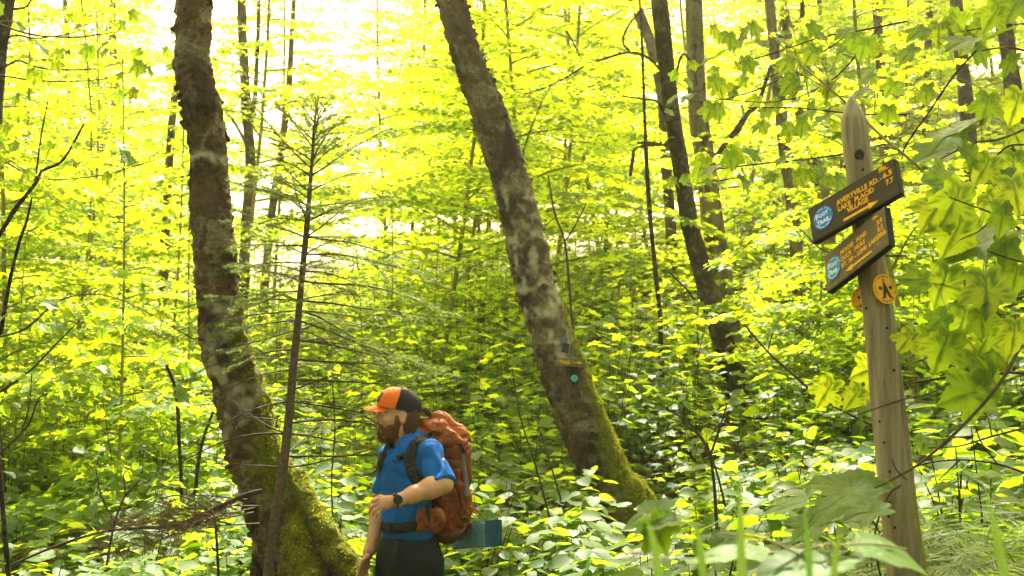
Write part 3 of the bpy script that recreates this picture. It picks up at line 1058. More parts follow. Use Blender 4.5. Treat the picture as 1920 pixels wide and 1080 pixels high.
sr = random.Random(17)
SIDE2 = lambda px: ('at the left edge of the picture' if px < 180 else 'left of the curved tree' if px < 400 else 'behind the young spruce' if px < 660 else 'between the spruce and the leaning tree' if px < 950
                    else 'just right of the leaning tree' if px < 1200 else 'behind the slender black tree' if px < 1420 else 'left of the signpost' if px < 1600 else 'right of the signpost')
rows = [(9.2, 9, 0), (11.5, 11, 0), (14, 9, 1), (17, 10, 1), (21, 13, 2), (26, 14, 2), (32, 15, 3), (40, 17, 3), (50, 20, 3)]
ROWN = ['nearest', 'second', 'third', 'fourth', 'fifth', 'sixth', 'seventh', 'eighth', 'farthest']
count = 0
for Y, n, band in rows:
    for i in range(n):
        px = -160 + (i + sr.uniform(.1, .9)) * 2240 / n
        y = Y * sr.uniform(.93, 1.08)
        x = (px - 960) / FPX * y
        g = gz(x, y)
        hole = math.exp(-((px - 545) / (135 if band < 2 else 200)) ** 2)
        # keep views to the named trunks open among the nearest rows
        if Y < 13 and (400 < px < 680 or 930 < px < 1200 or 1230 < px < 1420):
            continue
        top_allowed = 99
        if hole > 0.25:
            top_allowed = (600 - (520 - 120 * (1 - hole))) / FPX * y + 0.0
            if hole < 0.5: top_allowed += .03 * y
        if px > 1080 and sr.random() < (.35 if band == 0 else .6 if band < 3 else 0): continue
        v = sr.choice([1, 3, 5, 6] if band < 2 else [3, 5, 6])
        if band == 0: v = sr.choice([0, 2, 3, 1])
        if top_allowed < 50:
            need = top_allowed - g
            if need < 1.0: continue
            v = 4 if need < 3.4 else 2
            s = min(1.3, need / VAR[v][0])
        else:
            s = sr.uniform(.85, 1.2) * (1 + 0.42 * max(0, band - 1))
        far = ['near', 'middle distance', 'farther', 'farthest'][band]
        place_sapling(v, x, y, sr.uniform(0, 6.28), s, f'yellow green sapling {SIDE2(px)}, {ROWN[rows.index((Y, n, band))]} row',
                      f'{far} leafy saplings {SIDE2(px)}')
        count += 1
lr = random.Random(91)
for i in range(34):
    y = lr.uniform(9.5, 17)
    px = 20 + (i + lr.random()) * 1880 / 34
    if y < 12.8 and (960 < px < 1200 or 1260 < px < 1440): continue
    x = (px - 960) / FPX * y
    place_sapling(lr.choice([4, 4, 2]), x, y, lr.uniform(0, 6), lr.uniform(.55, .85), f'low bushy bright green sapling {SIDE2(px)}', f'low bushy saplings {SIDE2(px)}', 'low_sapling')
# a few tall thin crowns that cross the bright sky gap
for k, (px, y, v, s) in enumerate([(430, 17, 5, 1.25), (505, 24, 6, 1.2), (735, 20, 5, 1.2)]):
    x = (px - 960) / FPX * y
    place_sapling(v, x, y, k * 1.3, s, ['tall airy tree crossing the white sky gap right of the curved trunk', 'tall airy tree behind the spruce tip against white sky', 'tall airy tree right of the white sky gap',
                  'tall leafy tree between white sky gap and leaning trunk', 'far pale tree low in the middle of the white sky gap', 'far leafy tree at the left side of the white sky gap'][k], 'tall airy trees around the sky gap', 'airy_tree', 'tree')
print('saplings', count)

# ------------------------------------------------------------------ undergrowth: broad leaves in tiers, far too many to count
def undergrowth(name, n, ylo, yhi, tv, tf, leaf, mat, seed, hmin, hmax, label, dens=None, power=1.0, tiers=3, lpt=4):
    r = np.random.default_rng(seed)
    y = ylo + (yhi - ylo) * r.random(n) ** power
    x = (r.random(n) * 2 - 1) * (0.50 * y + 0.8)
    keep = np.ones(n, bool)
    # leave the hiker's path, the trunk feet and the post free
    for (cx, cy_, rr) in ((-.49, 5.5, .55), (-.2, 4.9, .3), (1.02, 2.95, .12), (-1.3, 6.1, .35), (-1.0, 5.7, .3), (.95, 8.8, .45), (.95, 8.2, .45), (.9, 7.6, .4), (.85, 7.0, .35), (.75, 6.4, .3), (-1.2, 5.2, .3), (2.45, 12.3, .6), (2.2, 11.3, .5), (2.0, 10.3, .4), (1.8, 9.4, .3)):
        keep &= (x - cx) ** 2 + (y - cy_) ** 2 > rr ** 2
    p3 = np.stack([x, y, 0 * x], 1)
    keep &= fbm(p3, 1.1, 2, seed) > -0.38
    x, y = x[keep], y[keep]
    n = len(x)
    z = ground_z(x, y)
    H = r.uniform(hmin, hmax, n) * (0.75 + 0.5 * (fbm(np.stack([x, y, z], 1), .8, 2, seed + 4) + .5).clip(0, 1))
    P_, D_, N_, S_ = [], [], [], []
    st = Bag()
    for k in range(tiers):
        a0 = r.random(n) * 6.28
        for j in range(lpt):
            az = a0 + j * 2 * math.pi / lpt + r.normal(0, .3, n)
            hh = H * (1 - 0.27 * k) * r.uniform(.85, 1.05, n)
            off = r.uniform(.03, .12, n) + 0.06 * k
            dx, dy = np.cos(az), np.sin(az)
            P_.append(np.stack([x + dx * off, y + dy * off, z + hh], 1))
            D_.append(np.stack([dx, dy, r.uniform(-.35, .15, n)], 1))
            N_.append(np.stack([r.normal(0, .32, n) - 0.1 * dx, r.normal(0, .32, n) - 0.1 * dy, np.ones(n)], 1))
            S_.append(leaf * r.uniform(.55, 1.3, n))
    P_, D_, N_, S_ = map(np.concatenate, (P_, D_, N_, S_))
    V, F = scatter(tv, tf, P_, D_, N_, S_)
    o = obj(name, V, F, mat)
    tag(o, label, 'undergrowth', kind='stuff')
    # stems
    sv = np.array([(0, -.5, 0), (0, .5, 0), (1, 0.35, 0), (1, -.35, 0), (0, 0, .8), (1, 0, .6)], float)
    sf = np.array([(0, 1, 2, 3), (1, 4, 5, 2), (4, 0, 3, 5)])
    base = np.stack([x, y, z - .02], 1)
    dirs = np.stack([r.normal(0, .12, n), r.normal(0, .12, n), np.ones(n)], 1)
    sv[:, 2] *= 0.012
    V2, F2 = scatter(sv, sf, base, dirs, np.tile([0, -1, 0.1], (n, 1)), H * .9, wid=np.full(n, .007))
    # thickness axis scaled like width
    o2 = obj(name.replace('undergrowth', 'undergrowth_stems'), V2, F2, M['twig'])
    tag(o2, 'thin brown stems under the broad green leaves', 'stems', kind='stuff')
    return len(P_)


_h = np.array(HOB)
_o = _h[[0, 1, 2, 4, 6, 8, 10, 12, 14, 15]]
_f = np.vstack([_o, (_o * [1, -1])[::-1][1:-1]])
NV = np.vstack([np.column_stack([_f[:, 0], _f[:, 1] * .95, .14 * np.abs(_f[:, 1]) - .16 * _f[:, 0] ** 2]), [(.1, 0, -.01), (.45, 0, -.06), (.75, 0, -.11)]])
NF = []
for i in range(18):
    j = (i + 1) % 18
    k1 = 18 + (0 if _f[i, 0] < .28 else 1 if _f[i, 0] < .6 else 2)
    k2 = 18 + (0 if _f[j, 0] < .28 else 1 if _f[j, 0] < .6 else 2)
    NF.append((k1, i, j))
    if k1 != k2: NF.append((k1, j, k2))
NF = np.array(NF)
tot = undergrowth('undergrowth', 2500, 4.2, 9.0, NV, NF, .102, M['leaf_ground'], 3, .18, .62, 'broad hobblebush leaves covering the near slope', power=0.62)
tot += undergrowth('undergrowth', 1500, 4.2, 10.0, MV, MF, .085, M['leaf_mid'], 13, .10, .50, 'small lobed seedling leaves between the broad leaves', power=0.7, tiers=2)
tot += undergrowth('undergrowth', 2200, 4.0, 9.0, FV, FF, .05, M['leaf_mid'], 14, .05, .28, 'small narrow leaves low on the forest floor', power=0.7, tiers=3, lpt=5)
tot += undergrowth('undergrowth', 2600, 9.0, 19.0, MV, MF, .12, M['leaf_mid'], 15, .5, 1.5, 'taller lobed leaf layer on the middle slope', power=0.8, tiers=4, lpt=4)
tot += undergrowth('undergrowth', 6200, 8.5, 20.0, LV, LF, .118, M['leaf_ground'], 5, .25, .85, 'broad leaves covering the middle slope below the trunks', power=0.7)
tot += undergrowth('undergrowth', 7500, 19, 45.0, FV, FF, .17, M['leaf_mid'], 7, .3, 1.3, 'green ground cover far back between the trunks', power=0.75, tiers=3, lpt=4)
print('undergrowth leaves', tot)

# dead leaves and twigs on the floor
r = np.random.default_rng(4)
n = 9000
y = 2.0 + 12 * r.random(n) ** .8
x = (r.random(n) * 2 - 1) * (.5 * y + .6)
p = np.stack([x, y, ground_z(x, y) + r.uniform(.0, .035, n)], 1)
V, F = scatter(FV, FF, p, r.normal(size=(n, 3)) * [1, 1, .25], r.normal(size=(n, 3)) * [.5, .5, .2] + [0, 0, 1], r.uniform(.03, .09, n))
tag(obj('leaf_litter', V, F, M['dead_leaf']), 'brown dead leaves lying on the forest floor', 'leaf litter', kind='stuff')
# ------------------------------------------------------------------ young spruce in front of the curved tree
YS = 5.55
sp_path = smooth_path([(497, 1160, 22), (503, 1075, 20), (515, 980, 18), (528, 900, 18), (540, 800, 17), (549, 700, 16), (558, 610, 14), (566, 520, 12), (574, 440, 12), (580, 370, 9), (585, 300, 6), (590, 240, 4), (594, 196, 2)], 60)
sp_pts = np.array([P(a[0], a[1], YS + .32 * min(1, max(0, 1 - (a[1] - 500) / 560))) for a in sp_path])
sp_base = Vector(sp_pts[0])
sp_base.z = gz(sp_base.x, sp_base.y)
spruce = thing('young_spruce', 'young thin spruce with bare lower branches standing before the curved mossy trunk', 'spruce', sp_base)
V, F = tube(np.vstack([[sp_base[0] - .01, sp_base[1], sp_base[2] - .1], sp_pts]), np.concatenate([[.045], sp_path[:, 2] * .5 * YS / FPX]), 12)
V = V + 0.004 * fbm(V, 45, 3, 2)[:, None] * norm_rows(V - V.mean(0))
o = obj('trunk', V - np.array(sp_base), F, M['spruce_bark'], spruce)
r = random.Random(23)
live, bare = Bag(), Bag()
npos, ndir, nsz = [], [], []


def needles(a, b2, dens=420, ln=.020):
    a, b2 = np.array(a), np.array(b2)
    L = np.linalg.norm(b2 - a)
    if L < 1e-4: return
    d = (b2 - a) / L
    k = int(L * dens) + 1
    for _ in range(k):
        t = r.random()
        q = np.array([r.gauss(0, 1), r.gauss(0, 1), r.gauss(.25, .8)])
        q -= d * q.dot(d)
        q /= np.linalg.norm(q) + 1e-9
        npos.append(a + (b2 - a) * t)
        ndir.append(d * .75 + q * .8)
        nsz.append(ln * r.uniform(.7, 1.2))


def spruce_branch(py, az, L, el, droop, green, dens=1.0):
    i = np.argmin(np.abs(sp_path[:, 1] - py))
    p0 = sp_pts[i]
    if py > 470 and math.cos(az) > .2 and math.sin(az) < .05: az = abs(math.asin(max(-1, min(1, math.sin(az))))) * .6 + .08
    d = np.array([math.cos(az), math.sin(az), el])
    d /= np.linalg.norm(d)
    m = 10
    pts = [p0]
    for q in range(m):
        d = d + np.array([r.uniform(-.10, .10), r.uniform(-.10, .10), -droop + r.uniform(-.09, .09)])
        d /= np.linalg.norm(d)
        pts.append(pts[-1] + d * L / m)
    pts = np.array(pts)
    bag = live if green > .5 else bare
    bag.tube(pts, np.linspace(.0035 + .003 * L, .0013, m + 1), 5)
    s = L * (0.12 if green > .8 else 0.3)
    side = 1
    while s < L:
        k = s / L * m
        j = min(int(k), m - 1)
        q0 = pts[j] + (pts[j + 1] - pts[j]) * (k - j)
        dd = pts[j + 1] - pts[j]
        dd /= np.linalg.norm(dd)
        lat = np.cross(dd, [0, 0, 1])
        lat /= np.linalg.norm(lat) + 1e-9
        side = -side
        td = dd * .75 + lat * side * .8 + np.array([r.uniform(-.25, .25), r.uniform(-.25, .25), r.uniform(-.4, .25)])
        td /= np.linalg.norm(td)
        tl = min(.26, (L - s) * .5 + .05) * r.uniform(.6, 1.1)
        q1 = q0 + td * tl * .5 + np.array([0, 0, -.004])
        q2 = q0 + td * tl + np.array([r.uniform(-.01, .01), r.uniform(-.01, .01), -.02 * r.random()])
        bag.add(*tube([q0, q1, q2], [.0016, .0012, .0008], 3))
        g = r.random() < green * (0.5 + s / L)
        if g:
            needles(q0, q1, 480 * dens)
            needles(q1, q2, 600 * dens)
        for sg in (-1, 1):
            if r.random() < .75:
                l2 = np.cross(td, [0, 0, 1])
                e = q1 + (td * .7 + l2 * sg * .7) * tl * .42
                bag.add(*tube([q1, e], [.001, .0007], 3))
                if g: needles(q1, e, 560 * dens)
        s += r.uniform(.025, .095)
    if green > .5:
        needles(pts[m // 3], pts[m // 2], 480 * dens)
        needles(pts[m // 2], pts[-1], 560 * dens)


# upper live crown, rising; middle spreading; lower dead
az = 0.3
for py in range(212, 330, 17):
    for k in range(3):
        az += 2.1 + r.uniform(-.3, .3)
        t = (py - 205) / 125
        spruce_branch(py, az, .08 + .36 * t * r.uniform(.6, 1.25), 1.25 - .5 * t, .02, 1.0)
for py in range(330, 640, 29):
    for k in range(3):
        az += 2.1 + r.uniform(-.5, .5)
        t = (py - 330) / 310
        toR = math.cos(az) > 0
        spruce_branch(py, az, (.40 + .26 * t) * r.uniform(.45, 1.2) * (1.12 if toR else .95), .5 - .6 * t + r.uniform(-.25, .25), .035, .85 if t < .75 else .55, .95)
for py in range(640, 900, 30):
    for k in range(2):
        az += 2.3 + r.uniform(-.7, .7)
        spruce_branch(py, az, r.uniform(.35, .85), r.uniform(-.12, .25), .02, .10)
# long side branches the photograph shows
for (py, az_, L, el, g) in [(462, 3.05, .50, .10, .9), (492, 2.9, .52, .0, .9), (540, 3.3, .55, -.05, .9), (560, -.15, .80, -.02, .8), (530, .1, .85, -.16, .95), (600, -.05, .85, -.22, .9), (635, .05, .80, -.2, .8),
                            (672, -.1, .75, -.12, .4), (705, .1, .72, -.1, .2), (450, .0, .62, .03, .9), (480, -.3, .72, -.02, .9), (420, -.1, .5, .55, .9), (380, 3.3, .3, .75, .9), (745, -.2, .68, -.2, .35), (600, 3.1, .5, -.1, .8),
                            (790, .1, .35, .1, .0), (660, 3.1, .6, -.1, .2), (820, 3.2, .4, .3, .0), (400, 2.95, .42, .75, .95)]:
    spruce_branch(py, az_, L, el, .015, g)
o = live.obj('branches', M['spruce_bark'], spruce, off=sp_base)
tag(o, 'live side branches with needles', kind='stuff')
o = bare.obj('dead_branches', M['twig'], spruce, off=sp_base)
tag(o, 'bare dead lower branches', kind='stuff')
nv = np.array([(0, -.075, 0), (0, .075, 0), (1, 0, 0)], float)
V, F = scatter(nv, np.array([(0, 1, 2)]), npos, ndir, np.random.default_rng(1).normal(size=(len(npos), 3)), nsz)
o = obj('needles', V - np.array(sp_base), F, M['needle'], spruce, smooth=False)
tag(o, kind='stuff')
print('needles', len(npos))

# dead brown branch heap at the foot, left
r = random.Random(77)
hb = Bag()
bx = P(478, 1000, 5.4)
for k in range(11):
    a = P(r.uniform(400, 500), r.uniform(935, 985), 5.62)
    e = P(r.uniform(170, 330), r.uniform(975, 1050), r.uniform(4.9, 5.6))
    mid = (a + e) * .5 + Vector((0, 0, r.uniform(-.03, .08)))
    S = smooth_path([a, mid, e], 14)
    hb.tube(S, np.linspace(.0042, .0012, 14), 5)
    for q in range(3, 14):
        for _ in range(4):
            d = (S[min(q + 1, 13)] - S[q - 1])
            d = d / np.linalg.norm(d)
            v = d * .8 + np.array([r.gauss(0, .5), r.gauss(0, .4), r.gauss(.15, .35)])
            v /= np.linalg.norm(v)
            L = r.uniform(.05, .17)
            p1 = S[q] + v * L * .5
            p2 = p1 + (v + np.array([r.gauss(0, .3), r.gauss(0, .3), r.gauss(0, .2)])) * L * .5
            hb.add(*tube([S[q], p1, p2], [.0016, .0012, .0007], 3))
            for _ in range(2):
                hb.add(*tube([p1, p1 + (v + np.array([r.gauss(0, .6), r.gauss(0, .6), r.gauss(0, .4)])) * L * .35], [.001, .0006], 3))
hr = thing('dead_branch', 'dead orange brown spruce branch with fine twigs lying left of the mossy trunk foot', 'branch', bx)
hb.obj('twigs', M['twig_dead'], hr, off=bx)['kind'] = 'stuff'
V, F = ring_trunk([(492, 920, 10), (455, 930, 9), (400, 955, 8), (330, 985, 7), (250, 990, 6), (180, 1000, 5), (90, 1030, 5), (20, 1060, 4)], 5.5, 7, .2, 3)
obj('limb', V - np.array(bx), F, M['twig'], hr)

# mossy log and stump bits
def log(name, label, a, b2, ra, rb, mat_, seed, cat='log'):
    a, b2 = Vector(a), Vector(b2)
    m = 26
    pts = np.array([a.lerp(b2, i / (m - 1)) + Vector((0, 0, .03 * math.sin(i * .5 + seed))) for i in range(m)])
    V, F = tube(pts, np.linspace(ra, rb, m), 16)
    c = np.repeat(pts, 16, 0)
    V = V + norm_rows(V - c) * (.2 * ra * fbm(V, 9, 4, seed))[:, None]
    n = len(V)
    V = np.vstack([V, pts[0], pts[-1]])
    k = np.arange(16)
    T = np.concatenate([np.stack([np.full(16, n), (k + 1) % 16, k], 1), np.stack([np.full(16, n + 1), n - 16 + k, n - 16 + (k + 1) % 16], 1)])
    o = obj(name, V - np.array(a), [F, T], mat_, loc=a)
    set_attr(o.data, 'moss', np.clip(.4 + vnormals(V, F)[:, 2], 0, 1))
    return tag(o, label, cat)


a, b2 = P(985, 1035, 7.6), P(1150, 1000, 7.9)
log('fallen_log', 'short dark mossy log lying in ferns before the leaning tree foot', (a.x, a.y, gz(a.x, a.y) + .10), (b2.x, b2.y, gz(b2.x, b2.y) + .12), .09, .07, M['bark_left'], 4)
a, b2 = P(30, 1010, 7.4), P(175, 1012, 7.2)
log('rotten_log', 'orange mossy rotten log among leaves at the lower left', (a.x, a.y, gz(a.x, a.y) + .35), (b2.x, b2.y, gz(b2.x, b2.y) + .33), .05, .04, M['bark_left'], 8)

# ------------------------------------------------------------------ writing
PAINT = plain('sign_paint_yellow', (0.74, 0.38, 0.012), 0.7, 0.18, 120, 0.1, .0005)
PAINT2 = plain('sign_paint_orange', (0.62, 0.25, 0.02), 0.6, 0.2, 120, 0.1, .0005)
WHITE = plain('marker_print_white', (0.62, 0.72, 0.78), 0.5, 0.1, 60, 0)
BLACKP = plain('marker_print_black', (0.015, 0.02, 0.02), 0.5, 0.1, 60, 0)
BLUE = plain('marker_blue', (0.004, 0.13, 0.42), 0.35, 0.15, 25, .1, .0005)
BLUE2 = plain('marker_blue_faded', (0.015, 0.18, 0.38), 0.45, 0.25, 25, .1, .0005)
YEL = plain('marker_yellow', (0.75, 0.36, 0.015), 0.4, 0.10, 25, .1, .0005)
TEAL = plain('marker_teal', (0.05, 0.33, 0.36), 0.5, 0.2, 60, .1, .0005)


def wood_sign_mat(name, dark, light, wear):
    m, t, b = nt(name)
    g = tex(t, 30, 6, 0.7, mapscale=(0.12, 1.4, 1.4), dist=.5)
    w = tex(t, 14, 6, 0.75, mapscale=(.35, 1.3, 1), dist=.8)
    c = ramp(t, g, [(.3, dark), (.7, tuple(1.8 * q for q in dark))])
    wm = ramp(t, w, [(wear, (0, 0, 0)), (wear + .05, (1, 1, 1))])
    c = mixc(t, wm, c, light)
    t.links.new(c, b.inputs['Base Color'])
    b.inputs['Roughness'].default_value = .8
    b.inputs['Specular IOR Level'].default_value = .25
    bump(t, b, g, .5, .002)
    return m


M['sign_dark'] = wood_sign_mat('sign_wood_dark_brown', (0.034, 0.026, 0.013), (0.26, 0.22, 0.14), .66)
M['sign_worn'] = wood_sign_mat('sign_wood_worn_brown', (0.085, 0.065, 0.033), (0.24, 0.20, 0.13), .52)
M['sign_edge'] = plain('sign_edge_black', (0.008, 0.009, 0.009), .7, .2, 30)
M['nail'] = plain('rusty_nail', (0.02, 0.014, 0.01), .6, .3, 50, metal=.5)


def text_data(s, size, bold=0.0, ext=.0008, align='LEFT', sx=1.0):
    cu = bpy.data.curves.new('t', 'FONT')
    cu.body = s
    cu.size = size
    cu.offset = bold
    cu.extrude = ext
    cu.align_x = align
    cu.resolution_u = 3
    o = bpy.data.objects.new('t', cu)
    COL.objects.link(o)
    bpy.context.view_layer.update()
    me = o.evaluated_get(bpy.context.evaluated_depsgraph_get()).to_mesh()
    V = np.zeros(len(me.vertices) * 3)
    me.vertices.foreach_get('co', V)
    V = V.reshape(-1, 3) * [sx, 1, 1]
    me.calc_loop_triangles()
    F = np.zeros(len(me.loop_triangles) * 3, int)
    me.loop_triangles.foreach_get('vertices', F)
    bpy.data.objects.remove(o)
    bpy.data.curves.remove(cu)
    return V, F.reshape(-1, 3)


def frame(o, X, Y_):
    """4x4 with origin o, x along X, y along Y_ (made square), z out."""
    X = Vector(X).normalized()
    Y_ = Vector(Y_)
    Y_ = (Y_ - X * Y_.dot(X)).normalized()
    Z = X.cross(Y_)
    m = Matrix((X, Y_, Z)).transposed().to_4x4()
    m.translation = Vector(o)
    return m


def fit_text(bag, s, x0, y0, w, hcap, bold=.0004, z=.001):
    """Text whose cap height and total width fit; lower left at x0, y0."""
    V, F = text_data(s, hcap / .70, bold)
    wd = V[:, 0].max() - V[:, 0].min()
    V = V * [w / wd, 1, 1] + [x0 - V[:, 0].min() * w / wd, y0, z]
    bag.add(V, F)


def arrow(bag, x0, x1, y, th, hd, z=.001, right=True):
    """Flat arrow from x0 to x1."""
    xs = x1 - hd * 1.9 if right else x0 + hd * 1.9
    pts = [(x0, y - th / 2), (xs, y - th / 2), (xs, y - hd / 2 * 1.1), (x1, y), (xs, y + hd / 2 * 1.1), (xs, y + th / 2), (x0, y + th / 2)] if right else \
          [(x1, y + th / 2), (xs, y + th / 2), (xs, y + hd / 2 * 1.1), (x0, y), (xs, y - hd / 2 * 1.1), (xs, y - th / 2), (x1, y - th / 2)]
    prism(bag, pts, z - .0008, z + .0008)


def prism(bag, pts, z0, z1):
    n = len(pts)
    V = np.array([(x, y, z0) for x, y in pts] + [(x, y, z1) for x, y in pts])
    from mathutils.geometry import tessellate_polygon
    tri = tessellate_polygon([[Vector((x, y, 0)) for x, y in pts]])
    T = [(a + n, b2 + n, c + n) for a, b2, c in tri] + [(c, b2, a) for a, b2, c in tri]
    for i in range(n):
        j = (i + 1) % n
        T += [(i, j, j + n), (i, j + n, i + n)]
    bag.add(V, np.array(T))


def disc(bag, c, R, z0, z1, n=40):
    pts = [(c[0] + R * math.cos(2 * math.pi * i / n), c[1] + R * math.sin(2 * math.pi * i / n)) for i in range(n)]
    prism(bag, pts, z0, z1)


def arc_text(bag, s, R, a0, a1, size, z, flip=False):
    """Characters along an arc from angle a0 to a1 (degrees)."""
    n = len(s)
    for i, ch in enumerate(s):
        if ch == ' ': continue
        a = math.radians(a0 + (a1 - a0) * i / (n - 1))
        V, F = text_data(ch, size, .0001, .0003, 'CENTER')
        rot = a - math.pi / 2 if not flip else a + math.pi / 2
        c, s_ = math.cos(rot), math.sin(rot)
        V = np.column_stack([V[:, 0] * c - V[:, 1] * s_ + R * math.cos(a), V[:, 0] * s_ + V[:, 1] * c + R * math.sin(a), V[:, 2] + z])
        bag.add(V, F)


# ------------------------------------------------------------------ signpost
YP = 2.95
pp = smooth_path([(1600, 214, 46), (1603, 250, 51), (1612, 330, 51), (1625, 430, 53), (1636, 520, 55), (1648, 600, 58), (1669, 800, 63), (1691, 1000, 69), (1700, 1080, 72), (1712, 1180, 76), (1722, 1260, 78)], 110)
c3 = np.array([P(a[0], a[1], YP) for a in pp])
rr = pp[:, 2] * .5 * YP / FPX
pb = Vector((c3[-1][0], YP, gz(c3[-1][0], YP)))
n = 40
ang = np.arange(n) * 2 * math.pi / n
V = np.zeros((len(c3), n, 3))
for i in range(len(c3)):
    V[i] = c3[i] + rr[i] * np.stack([np.cos(ang), np.sin(ang), 0 * ang], 1)
top = P(1598, 207, YP)
# chisel-cut top: rings pinch to a ridge set left of the middle
sh = []
k0_ = 3
for t_ in np.linspace(1, 0, 7)[1:]:
    zc = c3[0][2] + (top.z + .001 - P(1600, 250, YP).z) * 0 + (1 - t_) * (P(1600, 207, YP).z - P(1600, 248, YP).z)
    wx = .12 + .88 * t_ ** .8
    ring = np.stack([c3[k0_][0] - (.006 + .002) * (1 - t_) + rr[k0_] * wx * np.cos(ang), YP + rr[k0_] * (.45 + .55 * t_) * np.sin(ang), np.full(n, zc) - .03], 1)
    sh.append(ring)
k0 = 3
V = np.concatenate([np.array(sh)[::-1], V[k0:]])
V[:6, :, 2] -= (V[5, :, 2].mean() - V[6, :, 2].mean()) - .008
m_ = len(V)
V = V.reshape(-1, 3)
cc = np.repeat(V.reshape(m_, n, 3).mean(1), n, 0)
nr = norm_rows((V - cc) * [1, 1, 0])
V = V + nr * (.0022 * fbm(V * [1, 1, .12], 60, 3, 2) + .0012 * fbm(V, 25, 2, 3) - .004 * (fbm(np.column_stack([np.tile(ang, m_) * .6, V[:, 2] * .35, 0 * V[:, 2]]), 6, 2, 8) > .42))[:, None]
k = np.arange(n)
F = np.concatenate([np.stack([i * n + k, (i + 1) * n + k, (i + 1) * n + (k + 1) % n, i * n + (k + 1) % n], 1) for i in range(m_ - 1)])
V = np.vstack([V, V[:n].mean(0)])
T = np.stack([np.full(n, len(V) - 1), k, (k + 1) % n], 1)
m, t, b = nt('post_weathered_wood')
g1 = tex(t, 28, 7, .7, mapscale=(1, 1, .045), dist=.6)
g2 = tex(t, 5, 5, .6, mapscale=(1, 1, .5))
c = ramp(t, g1, [(.30, (.045, .035, .020)), (.44, (.19, .158, .093)), (.58, (.29, .25, .155)), (.75, (.38, .34, .225))])
c = mixc(t, .6, c, ramp(t, g2, [(.3, (.62, .6, .55)), (.7, (1.15, 1.08, .98))]), 'MULTIPLY')
cr = ramp(t, tex(t, 60, 3, .5, mapscale=(1, 1, .02)), [(.26, (.15, .12, .1)), (.32, (1, 1, 1))])
c = mixc(t, 1.0, c, cr, 'MULTIPLY')
at = nn(t, 'ShaderNodeAttribute', attribute_name='moss').outputs['Fac']
c = mixc(t, at, c, (.14, .14, .02))
t.links.new(c, b.inputs['Base Color'])
b.inputs['Roughness'].default_value = .85
bump(t, b, g1, .7, .004)
signpost = thing('signpost', 'weathered round wooden signpost with two brown trail boards and yellow markers', 'signpost', pb)
o = obj('post', V - np.array(pb), [F, T], m, signpost)
mo = np.clip((V[:, 0] - np.append(cc[:, 0], 0)) / .03 - .35 + .5 * fbm(V, 18, 3, 2), 0, 1) * np.clip((P(1600, 760, YP).z - V[:, 2]) * 3, 0, 1)
mo[-1] = 0
set_attr(o.data, 'moss', mo)
post_bvh = BVHTree.FromPolygons([Vector(v) for v in V], [tuple(q) for q in F.tolist()])
# moss crumbs on the right edge
rg = np.random.default_rng(3)
w = mo ** 2
kk = rg.choice(len(V), 2600, p=w / w.sum())
tv = np.array([(0, -.2, 0), (0, .2, 0), (1, 0, .1)], float)
sv, sf = scatter(tv, np.array([(0, 1, 2)]), V[kk] + rg.normal(0, .003, (2600, 3)), np.append(nr, [[0, 0, 1]], 0)[kk] + .8 * rg.normal(size=(2600, 3)), rg.normal(size=(2600, 3)), rg.uniform(.003, .007, 2600))
tag(obj('moss_tufts', sv - np.array(pb), sf, M['moss'], signpost, smooth=False), kind='stuff')


def on(bvh, px, py):
    h = bvh.ray_cast(Vector((0, 0, 0)), ray(px, py))
    return h[0], h[1]


NAILS = [(1663, 615), (1676, 694), (1650, 790), (1658, 830), (1668, 884), (1684, 913), (1668, 942), (1667, 968), (1678, 989), (1625, 578), (1618, 318)]
nd = Bag()
disc(nd, (0, 0), .0034, -.004, .0025, 10)
nm = nd.mesh('nail', False)
nm.materials.append(M['nail'])
for (px, py) in NAILS:
    h, nrm = on(post_bvh, px, py)
    if h is None: continue
    o = link('nail', nm, None, signpost)
    z = Vector(nrm)
    z = z if z.y < 0 else -z
    o.matrix_local = Matrix.Translation(h - pb) @ z.to_track_quat('Z', 'Y').to_matrix().to_4x4()
h, nrm = on(post_bvh, 1611, 290)
z = Vector(nrm) if nrm.y < 0 else -Vector(nrm)
kn = Field((-.02, -.02, -.012), (.02, .02, .012), .0012)
kn.ell((0, 0, -.002), (.0125, .0155, .0048), k=.002)
kn.ell((.001, .002, .0035), (.005, .007, .003), k=.002, op='s')
kV, kF = kn.nets()
kV += vnormals(kV, kF) * (.0016 * fbm(kV, 260, 3, 1))[:, None]
o = obj('knot', kV, kF, plain('knot_dark', (.03, .022, .016), .8, .6, 200, .8, .002), signpost)
o.matrix_local = Matrix.Translation(h - pb) @ z.to_track_quat('Z', 'Y').to_matrix().to_4x4()
# dead limb stub on the back left of the post
s0 = P(1584, 312, YP)
stub = Bag()
stub.tube([s0 + Vector((.006, .01, 0)), s0, s0 + Vector((-.006, -.002, .001))], [.005, .004, .001], 8)
stub.obj('stub', M['twig'], signpost, off=pb)


